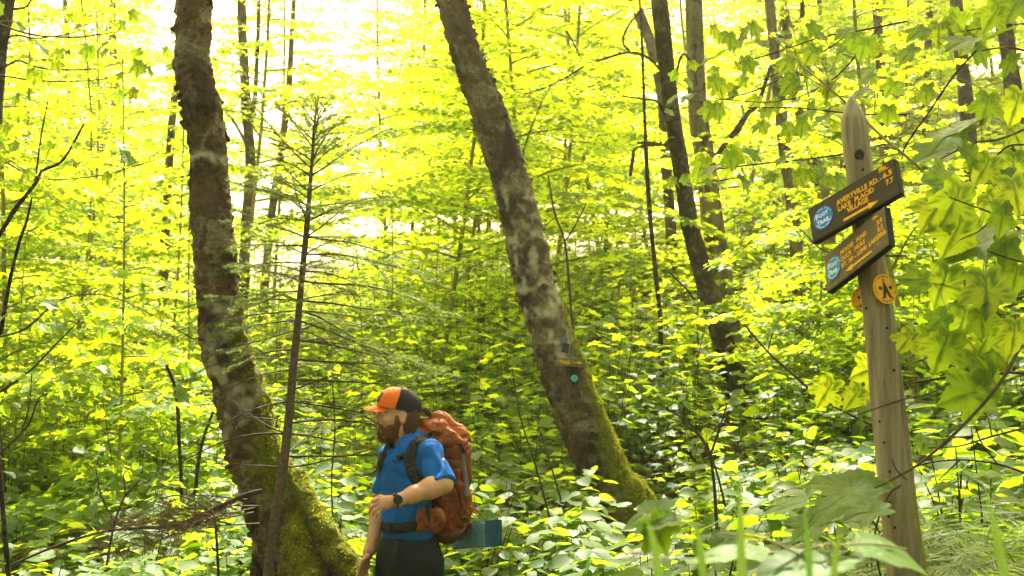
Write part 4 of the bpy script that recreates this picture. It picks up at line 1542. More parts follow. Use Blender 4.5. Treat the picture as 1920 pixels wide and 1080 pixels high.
def sign_board(origin_px, upx, vpx, du, dv, Yo, thick, mat_, txt, label):
    """Board from its projected lower-left corner and edge vectors (pixels), du/dv the depth part of the edges in pixels."""
    s = Yo / FPX
    o0 = P(*origin_px, Yo)
    U = P(origin_px[0] + upx[0], origin_px[1] + upx[1], Yo + du * s) - o0
    Vv = P(origin_px[0] + vpx[0], origin_px[1] + vpx[1], Yo + dv * s) - o0
    Mx = frame(o0, U, Vv)
    W, H = U.length, (Vv - U.normalized() * Vv.dot(U.normalized())).length
    bV, bF = bevel_box((W / 2, H / 2, -thick / 2), (W / 2, 0, 0), (0, H / 2, 0), (0, 0, thick / 2), .0022)
    # slightly chipped edges
    bd = link('sign_board', mesh_np('sign_board', bV, bF, False), None, signpost)
    bd.data.materials.append(mat_)
    bd.data.materials.append(M['sign_edge'])
    cen = bV[bF].mean(1)
    for p_, cz in zip(bd.data.polygons, cen):
        p_.material_index = 0 if cz[2] > -.0016 else 1
    bd.matrix_local = Matrix.Translation(-pb) @ Mx
    bd['label'] = label
    tb = Bag()
    txt(tb, W, H)
    l = tb.obj('lettering', PAINT, bd, smooth=False)
    return bd, W, H, Mx


def txt1(b_, W, H):
    hc = .135 * H
    fit_text(b_, 'AVERYVILLE', W * .335, H * .615, W * .355, hc)
    fit_text(b_, 'RD.', W * .715, H * .615, W * .10, hc)
    fit_text(b_, '-', W * .83, H * .615, W * .022, hc * .8)
    fit_text(b_, '6.5', W * .865, H * .615, W * .095, hc)
    fit_text(b_, 'LAKE', W * .345, H * .43, W * .145, hc)
    fit_text(b_, 'PLACID', W * .535, H * .43, W * .215, hc)
    fit_text(b_, '7.7', W * .882, H * .40, W * .078, hc)
    fit_text(b_, 'VILLAGE', W * .435, H * .265, W * .24, hc)
    fit_text(b_, 'Miles', W * .835, H * .86, W * .075, hc * .62)
    prism(b_, [(W * .83, H * .82), (W * .935, H * .82), (W * .935, H * .84), (W * .83, H * .84)], .0002, .0018)
    arrow(b_, W * .385, W * .775, H * .125, H * .065, H * .15)


def txt2(b_, W, H):
    hc = .115 * H
    fit_text(b_, 'MOOSE', W * .285, H * .645, W * .21, hc)
    fit_text(b_, 'POND', W * .545, H * .645, W * .165, hc)
    fit_text(b_, 'DUCK', W * .285, H * .475, W * .175, hc)
    fit_text(b_, 'HOLE', W * .51, H * .475, W * .165, hc)
    fit_text(b_, 'RT.', W * .285, H * .305, W * .085, hc)
    fit_text(b_, '30', W * .40, H * .305, W * .07, hc)
    fit_text(b_, '-', W * .495, H * .305, W * .02, hc * .8)
    fit_text(b_, 'LONG', W * .54, H * .305, W * .15, hc)
    fit_text(b_, 'LAKE', W * .725, H * .305, W * .14, hc)
    fit_text(b_, '3.4', W * .87, H * .67, W * .075, hc)
    fit_text(b_, '5.5', W * .87, H * .49, W * .08, hc)
    fit_text(b_, '30.0', W * .865, H * .32, W * .11, hc)
    fit_text(b_, 'Miles', W * .82, H * .86, W * .08, hc * .6)
    arrow(b_, W * .335, W * .75, H * .16, H * .05, H * .13, right=False)


b1, W1, H1, M1 = sign_board((1523, 456), (165, -93), (-7, -65), -150, 33, 2.99, .02, M['sign_dark'], txt1, 'upper dark brown board with yellow lettering and right arrow')
b2_, W2, H2, M2 = sign_board((1550, 550), (117, -91), (-6, -70), -160, 38, 2.985, .02, M['sign_worn'], txt2, 'lower worn brown board with yellow lettering and left arrow')


def foot_disc(bd, u, v, W, H, R, mat_, tilt=0):
    g = Bag()
    disc(g, (0, 0), R, .0005, .0022, 48)
    d = g.obj('marker_disc', mat_, bd, smooth=False)
    pr = Bag()
    for wd, y, s in (('OOT', R * .08, 1), ('RAIL', -R * .52, 1)):
        pass
    fit_text(pr, 'F', -R * .66, R * .10, R * .28, R * .46, .0003, .0024)
    fit_text(pr, 'OOT', -R * .33, R * .12, R * .92, R * .34, .0003, .0024)
    fit_text(pr, 'T', -R * .66, -R * .52, R * .32, R * .46, .0003, .0024)
    fit_text(pr, 'RAIL', -R * .32, -R * .50, R * .98, R * .34, .0003, .0024)
    arc_text(pr, 'NEW YORK STATE', R * .80, 160, 20, R * .17, .0024)
    arc_text(pr, 'ENVIRONMENTAL CONSERVATION', R * .88, 205, 335, R * .13, .0024, True)
    q = pr.obj('marker_print', WHITE, bd, smooth=False)
    nl = Bag()
    disc(nl, (0, 0), .0022, .002, .0036, 10)
    if 'zinc' not in M: M['zinc'] = plain('nail_zinc', (.45, .42, .35), .4, .1, 20, metal=.6)
    s_ = nl.obj('marker_nail', M['zinc'], bd, smooth=False)
    s2 = link('marker_nail', s_.data, None, bd)
    for e in (d, q, s_, s2):
        e.matrix_local = Matrix.Translation((W * u, H * v, .0005)) @ Matrix.Rotation(tilt, 4, 'Z')
    s_.matrix_local = s_.matrix_local @ Matrix.Translation((0, R * .66, 0))
    s2.matrix_local = s2.matrix_local @ Matrix.Translation((R * .05, -R * .62, 0))


foot_disc(b1, .168, .50, W1, H1, .0325, BLUE, .05)
foot_disc(b2_, .155, .475, W2, H2, .0325, BLUE2, -.12)


def camp_disc(px, py, nrm, Yo, R, name, roll, label):
    Z = Vector(nrm).normalized()
    up = Vector((0, 0, 1))
    X = up.cross(Z).normalized()
    Yv = Z.cross(X)
    Mx = Matrix((X, Yv, Z)).transposed().to_4x4()
    Mx = Mx @ Matrix.Rotation(roll, 4, 'Z')
    Mx.translation = P(px, py, Yo)
    g = Bag()
    disc(g, (0, 0), R, -.0012, .0012, 56)
    d = g.obj('trail_marker', YEL, signpost, smooth=False)
    d['label'] = label
    d.matrix_local = Matrix.Translation(-pb) @ Mx
    p = Bag()
    z0, z1 = .0013, .0019
    # tent with crossed poles and open flap
    prism(p, [(-.045 * R, .52 * R), (.035 * R, .52 * R), (.40 * R, -.56 * R), (.56 * R, -.62 * R), (.55 * R, -.67 * R), (.22 * R, -.64 * R), (.03 * R, -.22 * R), (-.16 * R, -.62 * R), (-.52 * R, -.60 * R), (-.52 * R, -.55 * R), (-.34 * R, -.54 * R)], z0, z1)
    prism(p, [(-.03 * R, .5 * R), (.01 * R, .5 * R), (.10 * R, .74 * R), (.07 * R, .75 * R)], z0, z1)
    prism(p, [(-.02 * R, .5 * R), (.02 * R, .5 * R), (-.07 * R, .75 * R), (-.10 * R, .74 * R)], z0, z1)
    for sx, sy in ((-.42, .10), (.48, .06)):
        prism(p, [((sx - .17) * R, sy * R), ((sx + .0) * R, (sy + .18) * R), ((sx + .0) * R, (sy + .08) * R), ((sx + .19) * R, (sy + .12) * R), ((sx + .12) * R, sy * R), ((sx + .19) * R, (sy - .12) * R), ((sx + .0) * R, (sy - .08) * R), ((sx + .0) * R, (sy - .18) * R)], z0, z1)
    arc_text(p, 'NYS DEPT OF ENVIRONMENTAL CONSERVATION', R * .82, 195, -25, R * .12, z0)
    arc_text(p, 'CAMPING MARKER', R * .90, 232, 308, R * .12, z0, True)
    q = p.obj('marker_print', BLACKP, d, smooth=False)
    return d


camp_disc(1659, 542, (.42, -.84, .20), 2.895, .0385, 'a', .10, 'yellow camping marker on the right side of the post')
camp_disc(1622, 561, (-.55, -.80, .05), 2.985, .036, 'b', -.1, 'orange yellow marker half behind the post')

# ------------------------------------------------------------------ small board and markers nailed on the leaning tree
h, nrm = on(centre_bvh, 1068, 679)
f0 = frame(h + Vector((.006, -.075, -.0)), (1, -.22, -.03), (0, .12, 1))
g = Bag()
g.add(*bevel_box((0, 0, 0), (.105, 0, 0), (0, .030, 0), (0, 0, .011), .002))
tb = g.obj('trail_board', M['sign_worn'], None, smooth=False)
tb.matrix_world = f0
tag(tb, 'small brown TRAIL board with arrow nailed to the leaning tree', 'sign')
l = Bag()
fit_text(l, 'TRAIL', -.088, -.011, .090, .024, .0012, .0125)
arrow(l, .018, .095, 0, .005, .020, .0125)
l.obj('lettering', PAINT, tb, smooth=False)


def tree_disc(px, py, R, mat_, label, squash=1.0, cat='marker'):
    h, nrm = on(centre_bvh, px, py)
    z = (Vector(nrm) if nrm.y < 0 else -Vector(nrm))
    z = (z * .4 + Vector((0.1, -1, 0)) * .6).normalized()
    g = Bag()
    pts = [(R * math.cos(a) * (1 + .06 * math.sin(3 * a)), squash * R * math.sin(a) * (1 - .14 * math.exp(-((a - .6) * 4) ** 2))) for a in np.linspace(0, 2 * math.pi, 33)[:-1]]
    prism(g, pts, -.001, .0015)
    o = g.obj('tree_marker', mat_, None, smooth=False)
    o.matrix_world = Matrix.Translation(h + z * .024) @ z.to_track_quat('Z', 'Y').to_matrix().to_4x4()
    nl = Bag()
    disc(nl, (0, 0), .003, .001, .004, 8)
    nl.obj('nail', M['nail'], o, smooth=False)
    return tag(o, label, cat)


tree_disc(1077, 710, .027, TEAL, 'round faded teal marker under the TRAIL board on the leaning tree')
tree_disc(1055, 638, .012, BLUE2, 'small blue scrap of a marker above the TRAIL board on the leaning tree', 1.6)
g = Bag()
h, nrm = on(centre_bvh, 1060, 652)
g.add(*bevel_box((0, 0, 0), (.024, 0, 0), (0, .035, 0), (0, 0, .004), .001))
o = g.obj('broken_marker', plain('marker_dark_blue', (.012, .02, .035), .5, .3, 30), None, smooth=False)
o.matrix_world = frame(h + Vector((0, -.02, 0)), (1, -.3, -.3), (.3, 0, 1))
tag(o, 'dark broken marker plate above the TRAIL board on the leaning tree', 'marker')
# ------------------------------------------------------------------ the hiker
YH = 5.6
hb_ = P(775, 730, YH)
HB = Vector((hb_.x, YH, gz(hb_.x, YH)))
FOOT = hb_.z - 1.85                      # where the soles should be
HB.z = FOOT
print('hiker foot', FOOT, 'ground', gz(hb_.x, YH))


def hp(px, py, dy=0.0):
    return np.array(P(px, py, YH + dy) - HB)


def fr(deg):
    a = math.radians(deg)
    return np.array([-math.cos(a), -math.sin(a), 0]), np.array([math.sin(a), -math.cos(a), 0]), np.array([0, 0, 1.0])


tf_, tl_, tz_ = fr(28)
TM = np.array([tf_, tl_, tz_])
hf_, hl_, hz_ = fr(13)
hf_ = hf_ + np.array([0, 0, .03]); hf_ /= np.linalg.norm(hf_)
hz_ = np.cross(hf_, hl_); hz_ = hz_ if hz_[2] > 0 else -hz_
HM = np.array([hf_, hl_, hz_])
HC = hp(747, 778, 0)


def H(f, l, u):
    return HC + hf_ * f + hl_ * l + hz_ * u


S1, E1, W1_ = hp(806, 850, -.13), hp(830, 907, -.25), hp(746, 938, -.33)
S2, E2, W2_ = hp(733, 858, .16), hp(718, 945, .13), hp(694, 1030, .04)
chest, waist, pel = hp(768, 885), hp(766, 960), hp(768, 1035)

skin_m, t, b = nt('skin')
n = tex(t, 40, 5, .6)
c = ramp(t, n, [(.3, (.42, .20, .105)), (.7, (.56, .29, .165))])
t.links.new(c, b.inputs['Base Color'])
b.inputs['Roughness'].default_value = .5
b.inputs['Subsurface Weight'].default_value = .12
b.inputs['Subsurface Radius'].default_value = (.02, .008, .004)
b.inputs['Subsurface Scale'].default_value = .5
bump(t, b, tex(t, 220, 3, .6), .12, .001)

lo = np.min([hp(660, 1080, -.5), (-.5, -.55, -.02)], 0)
f = Field((-.42, -.52, -.01), (.36, .42, 1.88), .0042)
# head
f.ell(H(-.012, 0, .035), (.094, .076, .088), HM, k=.02)
f.ell(H(.028, 0, -.03), (.064, .060, .082), HM, k=.03)
f.ell(H(.052, 0, -.088), (.038, .040, .030), HM, k=.025)
f.cone(H(-.005, .05, -.07), H(.06, .02, -.098), .02, .018, k=.025)
f.cone(H(-.005, -.05, -.07), H(.06, -.02, -.098), .02, .018, k=.025)
f.ell(H(.080, 0, .028), (.016, .050, .010), HM, k=.014)
f.ell(H(.062, .038, -.022), (.022, .022, .020), HM, k=.02)
f.ell(H(.062, -.038, -.022), (.022, .022, .020), HM, k=.02)
for s in (-1, 1):
    f.ell(H(.096, s * .032, .010), (.018, .017, .011), HM, k=.010, op='s')
f.cone(H(.086, 0, .020), H(.112, 0, -.020), .0085, .0105, k=.012)
f.cone(H(.112, 0, -.020), H(.098, 0, -.030), .0095, .009, k=.008)
for s in (-1, 1):
    f.ell(H(.098, s * .013, -.025), (.012, .0075, .008), HM, k=.006)
f.ell(H(.088, 0, -.052), (.014, .024, .016), HM, k=.012)
f.ell(H(.099, 0, -.047), (.007, .020, .0055), HM, k=.004)
f.ell(H(.097, 0, -.059), (.007, .018, .006), HM, k=.004)
for s in (-1, 1):
    f.ell(H(-.014, s * .078, -.004), (.022, .009, .032), HM, k=.008)
    f.ell(H(-.006, s * .088, .000), (.010, .006, .016), HM, k=.005, op='s')
# neck
f.cone(H(-.02, 0, -.05), hp(768, 838, 0), .058, .064, k=.03)
# torso under the shirt
f.ell(chest, (.09, .140, .16), TM, k=.03)
f.ell(waist, (.095, .135, .17), TM, k=.03)
f.ell(pel, (.10, .145, .12), TM, k=.03)
f.cone(S1, S2, .046, .046, k=.03)
# arms
f.chain([S1, S1 * .5 + E1 * .5, E1], [.046, .052, .047], k=.02)
f.chain([E1, E1 * .72 + W1_ * .28, E1 * .35 + W1_ * .65, W1_], [.041, .046, .036, .028], k=.03)
f.chain([S2, E2], [.055, .042], k=.02)
f.chain([E2, E2 * .7 + W2_ * .3, W2_], [.041, .043, .027], k=.03)


def finger(pts, r0, r1):
    f.chain(pts, list(np.linspace(r0, r1, len(pts))), k=.0035)


# near hand: back of the hand towards us, fingers curling down to the left
f.ell(hp(722, 943, -.345), (.040, .017, .032), np.array([[-.98, -.05, -.18], [0, -.95, .3], [-.18, .3, .93]]), k=.014)
f.cone(W1_, hp(730, 941, -.34), .027, .024, k=.02)
for k_, (a, b2, c2, dy) in enumerate([((710, 935), (699, 939), (692, 950), .0), ((709, 942), (697, 949), (692, 962), -.008), ((711, 949), (702, 957), (698, 968), -.010), ((716, 954), (709, 962), (706, 970), -.006)]):
    finger([hp(*a, -.345), hp(*b2, -.355 + dy), hp(*c2, -.345 + dy)], .0100 - .0006 * k_, .0078 - .0004 * k_)
finger([hp(728, 936, -.33), hp(714, 931, -.315), hp(703, 936, -.310)], .012, .009)
# far hand hanging
f.ell(hp(688, 1044, .03), (.017, .036, .046), np.array([[1, 0, 0], [0, .9, .3], [0.35, -.3, .9]]), k=.014)
f.cone(W2_, hp(691, 1036, .035), .027, .024, k=.02)
for k_, (x0, x1, x2, d0) in enumerate([(682, 674, 670, -.01), (685, 678, 675, .006), (688, 683, 681, .02), (691, 688, 687, .034)]):
    finger([hp(x0, 1054, d0), hp(x1, 1067, d0), hp(x2, 1079 - k_, d0 - .004)], .0098, .0078)
finger([hp(690, 1042, -.005), hp(679, 1052, -.03), hp(674, 1062, -.035)], .012, .009)
# legs
hipN, hipF = pel + tl_ * .09 - tz_ * .05, pel - tl_ * .09 - tz_ * .05
kneeN, kneeF = np.array([.05, -.09, .48]), np.array([-.14, .08, .50])
ankN, ankF = np.array([.17, -.10, .10]), np.array([-.20, .08, .09])
for hip, kn_, an in ((hipN, kneeN, ankN), (hipF, kneeF, ankF)):
    f.chain([hip, hip * .5 + kn_ * .5, kn_, kn_ * .7 + an * .3, an], [.082, .076, .052, .054, .036], k=.04)
    f.cone(an - [0, 0, .04], an + [-.14, -.03, -.065], .035, .026, k=.03)
V, Q = f.nets()
person = obj('person', V, Q, skin_m, None, loc=HB)
tag(person, 'bearded hiker in blue shirt, dark trousers and orange cap walking left with a backpack', 'person')
body_bvh = BVHTree.FromPolygons([Vector(v) + HB for v in V], [tuple(q) for q in Q.tolist()])

# shirt
m_shirt, t, b = nt('shirt_blue')
n = tex(t, 9, 4, .6)
t.links.new(ramp(t, n, [(.3, (.002, .070, .29)), (.7, (.003, .105, .40))]), b.inputs['Base Color'])
b.inputs['Roughness'].default_value = .85
b.inputs['Specular IOR Level'].default_value = .12
bump(t, b, tex(t, 500, 2, .5), .15, .0006)
f = Field((-.42, -.42, .85), (.36, .40, 1.66), .0046)
f.ell(chest + tf_ * .006 + tz_ * .01, (.128, .175, .20), TM, k=.04)
f.ell(waist + tf_ * .01, (.108, .142, .20), TM, k=.05)
hem = hp(768, 1013)
f.cone(waist - tz_ * .02, hem - tz_ * .02, .115, .125, k=.03)
f.cone(S1 + tz_ * .004, S2 + tz_ * .004, .062, .062, k=.05)
f.cone(hp(776, 838), hp(768, 880), .085, .11, k=.04)
ea = (E1 - S1) / np.linalg.norm(E1 - S1)
cutN = S1 + ea * .195
f.cone(S1 + tz_ * .002, S1 + ea * .26,   .060, .062, k=.035, cut=(cutN, ea))
eb = (E2 - S2) / np.linalg.norm(E2 - S2)
f.cone(S2, S2 + eb * .26, .062, .062, k=.03, cut=(S2 + eb * .18, eb))
# neck opening and hem
f.cone(H(-.01, 0, -.06), hp(757, 848, -.02), .062, .074, k=.012, op='s')
f.cone(hp(753, 850, -.07), hp(741, 868, -.12), .036, .008, k=.006, op='s')
f.add(lambda X: (hem[2] - X[..., 2]), (-.42, -.42, .85), (.36, .40, 1.66), op='i')
V, Q = f.nets()
N = vnormals(V, Q)
L = V - chest
# folds: fan from the armpit and across the waist
aa = L @ tl_
ff_ = L @ tf_
zz = V[:, 2]
ph = fbm(V, 3.5, 3, 3)
fold = np.sin(38 * (zz * .8 + aa * .9) + 7 * ph) * np.clip(1.2 - np.abs(zz - 1.18) / .22, 0, 1) * .0035
fold += np.sin(30 * (zz * 1.1 - ff_ * .9) + 8 * ph) * .0028
fold += -.006 * np.clip(fbm(V * [1, 1, .6], 11, 3, 5) - .08, 0, 1) * 3 + .004 * fbm(V, 7, 2, 8)
cr_ = fbm(V * [1, 1, .8] @ np.array([[.8, 0, .6], [0, 1, 0], [-.6, 0, .8]]), 5, 2, 12)
fold = 1.3 * fold - .009 * np.clip(1 - np.abs(cr_) * 9, 0, 1) + .003
V = V + N * fold[:, None]
shirt = obj('shirt', V, Q, m_shirt, person)
shirt_bvh = BVHTree.FromPolygons([Vector(v) + HB for v in V], [tuple(q) for q in Q.tolist()])

# trousers
m_tr = plain('trousers_navy', (.003, .006, .012), .85, .5, 9, .4, .004)
f = Field((-.42, -.40, .06), (.36, .38, 1.16), .0065)
f.ell(pel + tz_ * .01, (.140, .185, .13), TM, k=.04)
f.cone(pel + tz_ * .10, pel, .125, .14, k=.04)
for hip, kn_, an in ((hipN, kneeN, ankN), (hipF, kneeF, ankF)):
    f.chain([hip, hip * .5 + kn_ * .5, kn_, an + [0, 0, .02]], [.125, .115, .085, .068], k=.045)
f.add(lambda X: np.maximum(X[..., 2] - 1.135, .09 - X[..., 2]), (-.42, -.40, .06), (.36, .38, 1.16), op='i')
V, Q = f.nets()
N = vnormals(V, Q)
V = V + N * (.006 * np.sin(26 * V[:, 2] + 9 * fbm(V, 4, 2, 1)) * .7 + .007 * fbm(V * [1, 1, .6], 9, 3, 6))[:, None]
trousers = obj('trousers', V, Q, m_tr, person)
tr_bvh = BVHTree.FromPolygons([Vector(v) + HB for v in V], [tuple(q) for q in Q.tolist()])
m_boot = plain('boot_brown', (.05, .035, .022), .7, .3, 30)
for an in (ankN, ankF):
    f = Field(an + [-.24, -.13, -.12], an + [.10, .10, .10], .006)
    f.cone(an + [0, 0, .06], an + [.01, 0, -.05], .052, .048, k=.02)
    f.cone(an + [.02, 0, -.055], an + [-.15, -.035, -.068], .044, .040, k=.04)
    V, Q = f.nets()
    V[:, 2] = np.maximum(V[:, 2], .004)
    obj('boot', V, Q, m_boot, person)

# cap
ORANGE = plain('cap_orange', (.62, .115, .010), .75, .12, 120, .3, .0008)
BLACKF = plain('cap_black_mesh', (.008, .010, .013), .8, .3, 400, .6, .001)
capc = H(-.006, 0, .036)


def cap_shell(name, cut_fn, mat_, parent, front):
    f = Field(HC + [-.20, -.16, -.02], HC + [.16, .16, .17], .0032)
    f.ell(capc, (.108, .089, .098), HM, k=.01)
    f.ell(H(.035, 0, .055), (.064, .070, .074), HM, k=.03)
    f.ell(H(-.006, 0, .026), (.101, .082, .098), HM, k=.002, op='s')
    f.add(cut_fn, HC + [-.20, -.16, -.02], HC + [.16, .16, .17], op='i')
    V, Q = f.nets()
    return obj(name, V, Q, mat_, parent)


def loc_(X):
    q = X - HC
    return q @ hf_, q @ hl_, q @ hz_


def seam(X):
    a, l, u = loc_(X)
    return a - (.028 - .36 * (u - .04))


def bottom(X):
    a, l, u = loc_(X)
    return (.030 + .13 * a) - u


cap = cap_shell('cap', lambda X: np.maximum(seam(X), bottom(X)), BLACKF, person, False)
cap['label'] = 'trucker cap with orange front and black mesh back'
cf = cap_shell('cap_front', lambda X: np.maximum(-seam(X) - .0006, bottom(X)), ORANGE, cap, True)
f = Field(HC + [-.24, -.20, -.04], HC + [.05, .15, .12], .003)
bc = H(.098, 0, .043)


def brim(X):
    q = X - bc
    a, l, u = q @ hf_, q @ hl_, q @ hz_
    u = u + 5.0 * l * l + 1.5 * np.maximum(a, 0) ** 2 + .10 * a
    e = np.sqrt((a / .078) ** 2 + (l / .072) ** 2) - 1
    return np.maximum(e * .06, np.abs(u) - .0026)


f.add(brim, HC + [-.24, -.20, -.04], HC + [.05, .15, .12], k=.002)
f.ell(H(-.006, 0, .030), (.100, .080, .098), HM, k=.002, op='s')
V, Q = f.nets()
obj('cap_brim', V, Q, ORANGE, cap)
# dark patch on the cap front
pv = Bag()
grid = []
for i in range(7):
    for j in range(7):
        l, u = -.030 + .060 * i / 6, .062 + .048 * j / 6
        o_ = Vector(H(.30, l, u)) + HB
        grid.append((o_, l, u))
capb = BVHTree.FromPolygons([Vector(v.co) + HB for v in cf.data.vertices], [tuple(p.vertices) for p in cf.data.polygons])
PV = []
for (o_, l, u) in grid:
    h = capb.ray_cast(o_, Vector(-hf_))
    q = h[0] if h[0] else o_ - Vector(hf_) * .2
    PV.append(np.array(q - HB) + hf_ * .0018)
PV = np.array(PV)
PQ = np.array([(i * 7 + j, (i + 1) * 7 + j, (i + 1) * 7 + j + 1, i * 7 + j + 1) for i in range(6) for j in range(6)])
obj('cap_patch', PV, PQ, plain('patch_dark', (.015, .02, .022), .7, .3, 100), cap)
pl_ = [PV[k] + hf_ * .0012 for k in (2 * 7 + 2, 3 * 7 + 2, 4 * 7 + 2, 2 * 7 + 3, 3 * 7 + 3, 4 * 7 + 3)]
obj('patch_print', np.array(pl_), np.array([(0, 1, 4, 3), (1, 2, 5, 4)]), plain('patch_print_grey', (.35, .4, .4), .7, .1, 100), cap)

# hair, beard
HAIR = plain('hair_brown', (.085, .040, .018), .55, .5, 160, .3, .001, mapscale=(1, 1, .2))
HAIRL = plain('hair_beard_brown', (.105, .040, .012), .6, .5, 160, .3, .001)
f = Field(HC + [-.16, -.14, -.17], HC + [.17, .14, .08], .0034)
f.ell(H(.050, 0, -.096), (.047, .042, .040), HM, k=.02)
f.ell(H(.030, .050, -.075), (.040, .016, .040), HM, k=.02)
f.ell(H(.030, -.050, -.075), (.040, .016, .040), HM, k=.02)
for s in (-1, 1):
    f.ell(H(.012, s * .066, -.035), (.016, .008, .050), HM, k=.015)
    f.cone(H(.102, s * .006, -.040), H(.085, s * .032, -.055), .006, .007, k=.008)
    f.cone(H(.085, s * .032, -.055), H(.070, s * .040, -.085), .008, .012, k=.012)
f.ell(H(.108, 0, -.053), (.014, .017, .009), HM, k=.004, op='s')
V, Q = f.nets()
N = vnormals(V, Q)
V = V + N * (.0035 * fbm(V * [1, 1, .4], 90, 3, 2))[:, None]
beard = obj('beard', V, Q, HAIRL, person)
r = random.Random(3)
bg_ = Bag()
vi = [i for i in range(len(V)) if (V[i] - HC) @ hz_ < -.04]
for i in r.sample(vi, min(1100, len(vi))):
    d = N[i] * .45 + np.array([0, 0, -.8]) + hf_ * .25 + np.array([r.gauss(0, .25), r.gauss(0, .25), r.gauss(0, .15)])
    d /= np.linalg.norm(d)
    L_ = r.uniform(.008, .020)
    bg_.add(*tube([V[i], V[i] + d * L_ * .6, V[i] + d * L_ + N[i] * .002], [.0009, .0007, .0003], 3))
bb = bg_.obj('beard_hair', HAIRL, beard)
bb['kind'] = 'stuff'

f = Field(HC + [-.14, -.15, -.14], HC + [.17, .15, .08], .0038)
f.ell(H(-.018, 0, .012), (.088, .081, .060), HM, k=.01)
f.ell(H(-.060, 0, -.035), (.040, .062, .062), HM, k=.03)
f.add(lambda X: (loc_(X)[0] - .004), HC + [-.14, -.15, -.14], HC + [.17, .15, .08], op='i')
for s in (-1, 1):
    f.ell(H(-.008, s * .084, -.004), (.020, .022, .030), HM, k=.004, op='s')
V, Q = f.nets()
N = vnormals(V, Q)
V = V + N * (.0025 * fbm(V * [1, 1, .25], 110, 2, 4))[:, None]
hair = obj('hair', V, Q, HAIR, person)
hs = Bag()
for k_ in range(260):
    s = 1 if r.random() < .75 else -1
    a = r.uniform(-.085, -.022)
    p0 = H(a, s * (.074 + r.uniform(-.006, .006)) * math.cos(max(0, (-a - .03)) * 9), r.uniform(.01, .035))
    p3 = H(-.045 + r.uniform(-.035, .03), s * r.uniform(.03, .078), r.uniform(-.155, -.085))
    p1 = p0 * .6 + p3 * .4 + hl_ * s * .012 + np.array([r.gauss(0, .004), r.gauss(0, .003), 0])
    p2 = p0 * .25 + p3 * .75 + hl_ * s * .010 + np.array([r.gauss(0, .005), r.gauss(0, .003), 0])
    hs.add(*tube(smooth_path([p0, p1, p2, p3], 7), [.0016, .0018, .0018, .0016, .0013, .001, .0005], 4))
for k_ in range(110):  # pony tail through the cap's back
    p0 = H(-.100, r.uniform(-.012, .012), .018 + r.uniform(-.010, .010))
    p1 = H(-.125, r.uniform(-.018, .018), .028 + r.uniform(-.012, .012))
    p2 = H(-.150 + r.uniform(-.01, .01), r.uniform(-.022, .022), .012 + r.uniform(-.016, .014))
    p3 = H(-.160 + r.uniform(-.012, .012), r.uniform(-.024, .024), -.008 + r.uniform(-.012, .014))
    hs.add(*tube(smooth_path([p0, p1, p2, p3], 7), [.0014] * 5 + [.001, .0005], 4))
hs.obj('hair_strands', HAIR, hair)['kind'] = 'stuff'
eb_ = Bag()
for s in (-1, 1):
    for k_ in range(60):
        t_ = r.random()
        p0 = H(.089 - .018 * t_ ** 2, s * (.014 + .034 * t_), .024 + .004 * math.sin(3 * t_) + r.uniform(-.003, .002))
        eb_.add(*tube([p0, p0 + hf_ * .003 + hl_ * s * .006 + tz_ * r.uniform(-.002, .002)], [.0009, .0004], 3))
eb_.obj('eyebrows', HAIRL, person)['kind'] = 'stuff'
EYE = plain('eye_white', (.6, .55, .5), .3, .05, 10, 0)
IRIS = plain('iris_dark', (.03, .03, .025), .2, .1, 10, 0)
for s in (-1, 1):
    f = Field(HC + [-.20, -.16, -.03], HC + [.17, .16, .05], .0016)
    f = Field(H(.078, s * .031, .010) - .016, H(.078, s * .031, .010) + .016, .0016)
    f.ell(H(.078, s * .031, .010), (.0118, .0118, .0118), HM, k=.001)
    V, Q = f.nets()
    e = obj('eye', V, Q, EYE, person)
    d = (hf_ + hl_ * .1)
    d /= np.linalg.norm(d)
    f = Field(H(.078, s * .031, .010) + d * .009 - .009, H(.078, s * .031, .010) + d * .009 + .009, .0012)
    f.ell(H(.078, s * .031, .010) + d * .0085, (.0042, .0056, .0056), HM, k=.001)
    V, Q = f.nets()
    obj('iris', V, Q, IRIS, e)

# ---- wrist watch
WB = plain('watch_black', (.012, .013, .015), .45, .2, 80)
wd = (W1_ - E1) / np.linalg.norm(W1_ - E1)
wc = hp(743, 938, -.33)
watch = thing('wristwatch', 'black sports watch on the near wrist of the hiker', 'watch', HB + Vector(wc))
u = np.cross(wd, [0, 0, 1.0]); u /= np.linalg.norm(u); v_ = np.cross(wd, u)
ringv = []
for i in range(28):
    a = 2 * math.pi * i / 28
    d = math.cos(a) * u + math.sin(a) * v_
    for (w_, rr_) in ((-.011, .031), (.011, .031), (.011, .0345), (-.011, .0345)):
        ringv.append(d * rr_ + wd * w_)
F = []
for i in range(28):
    j = (i + 1) % 28
    for q in range(4):
        F.append((i * 4 + q, j * 4 + q, j * 4 + (q + 1) % 4, i * 4 + (q + 1) % 4))
obj('strap', np.array(ringv), np.array(F), WB, watch)
outw = -(np.array(ray(743, 938)))
outw = outw - wd * outw.dot(wd); outw /= np.linalg.norm(outw)
zf = Vector(outw)
mw_ = zf.to_track_quat('Z', 'Y').to_matrix().to_4x4()
g = Bag(); disc(g, (0, 0), .0215, .0, .011, 32)
d_ = g.obj('case', WB, watch, smooth=False); d_.matrix_local = Matrix.Translation(zf * .031) @ mw_
g = Bag()
for i in range(32):
    a0, a1 = 2 * math.pi * i / 32, 2 * math.pi * (i + 1) / 32
    prism(g, [(.0165 * math.cos(a0), .0165 * math.sin(a0)), (.0205 * math.cos(a0), .0205 * math.sin(a0)), (.0205 * math.cos(a1), .0205 * math.sin(a1)), (.0165 * math.cos(a1), .0165 * math.sin(a1))], .0112, .0128)
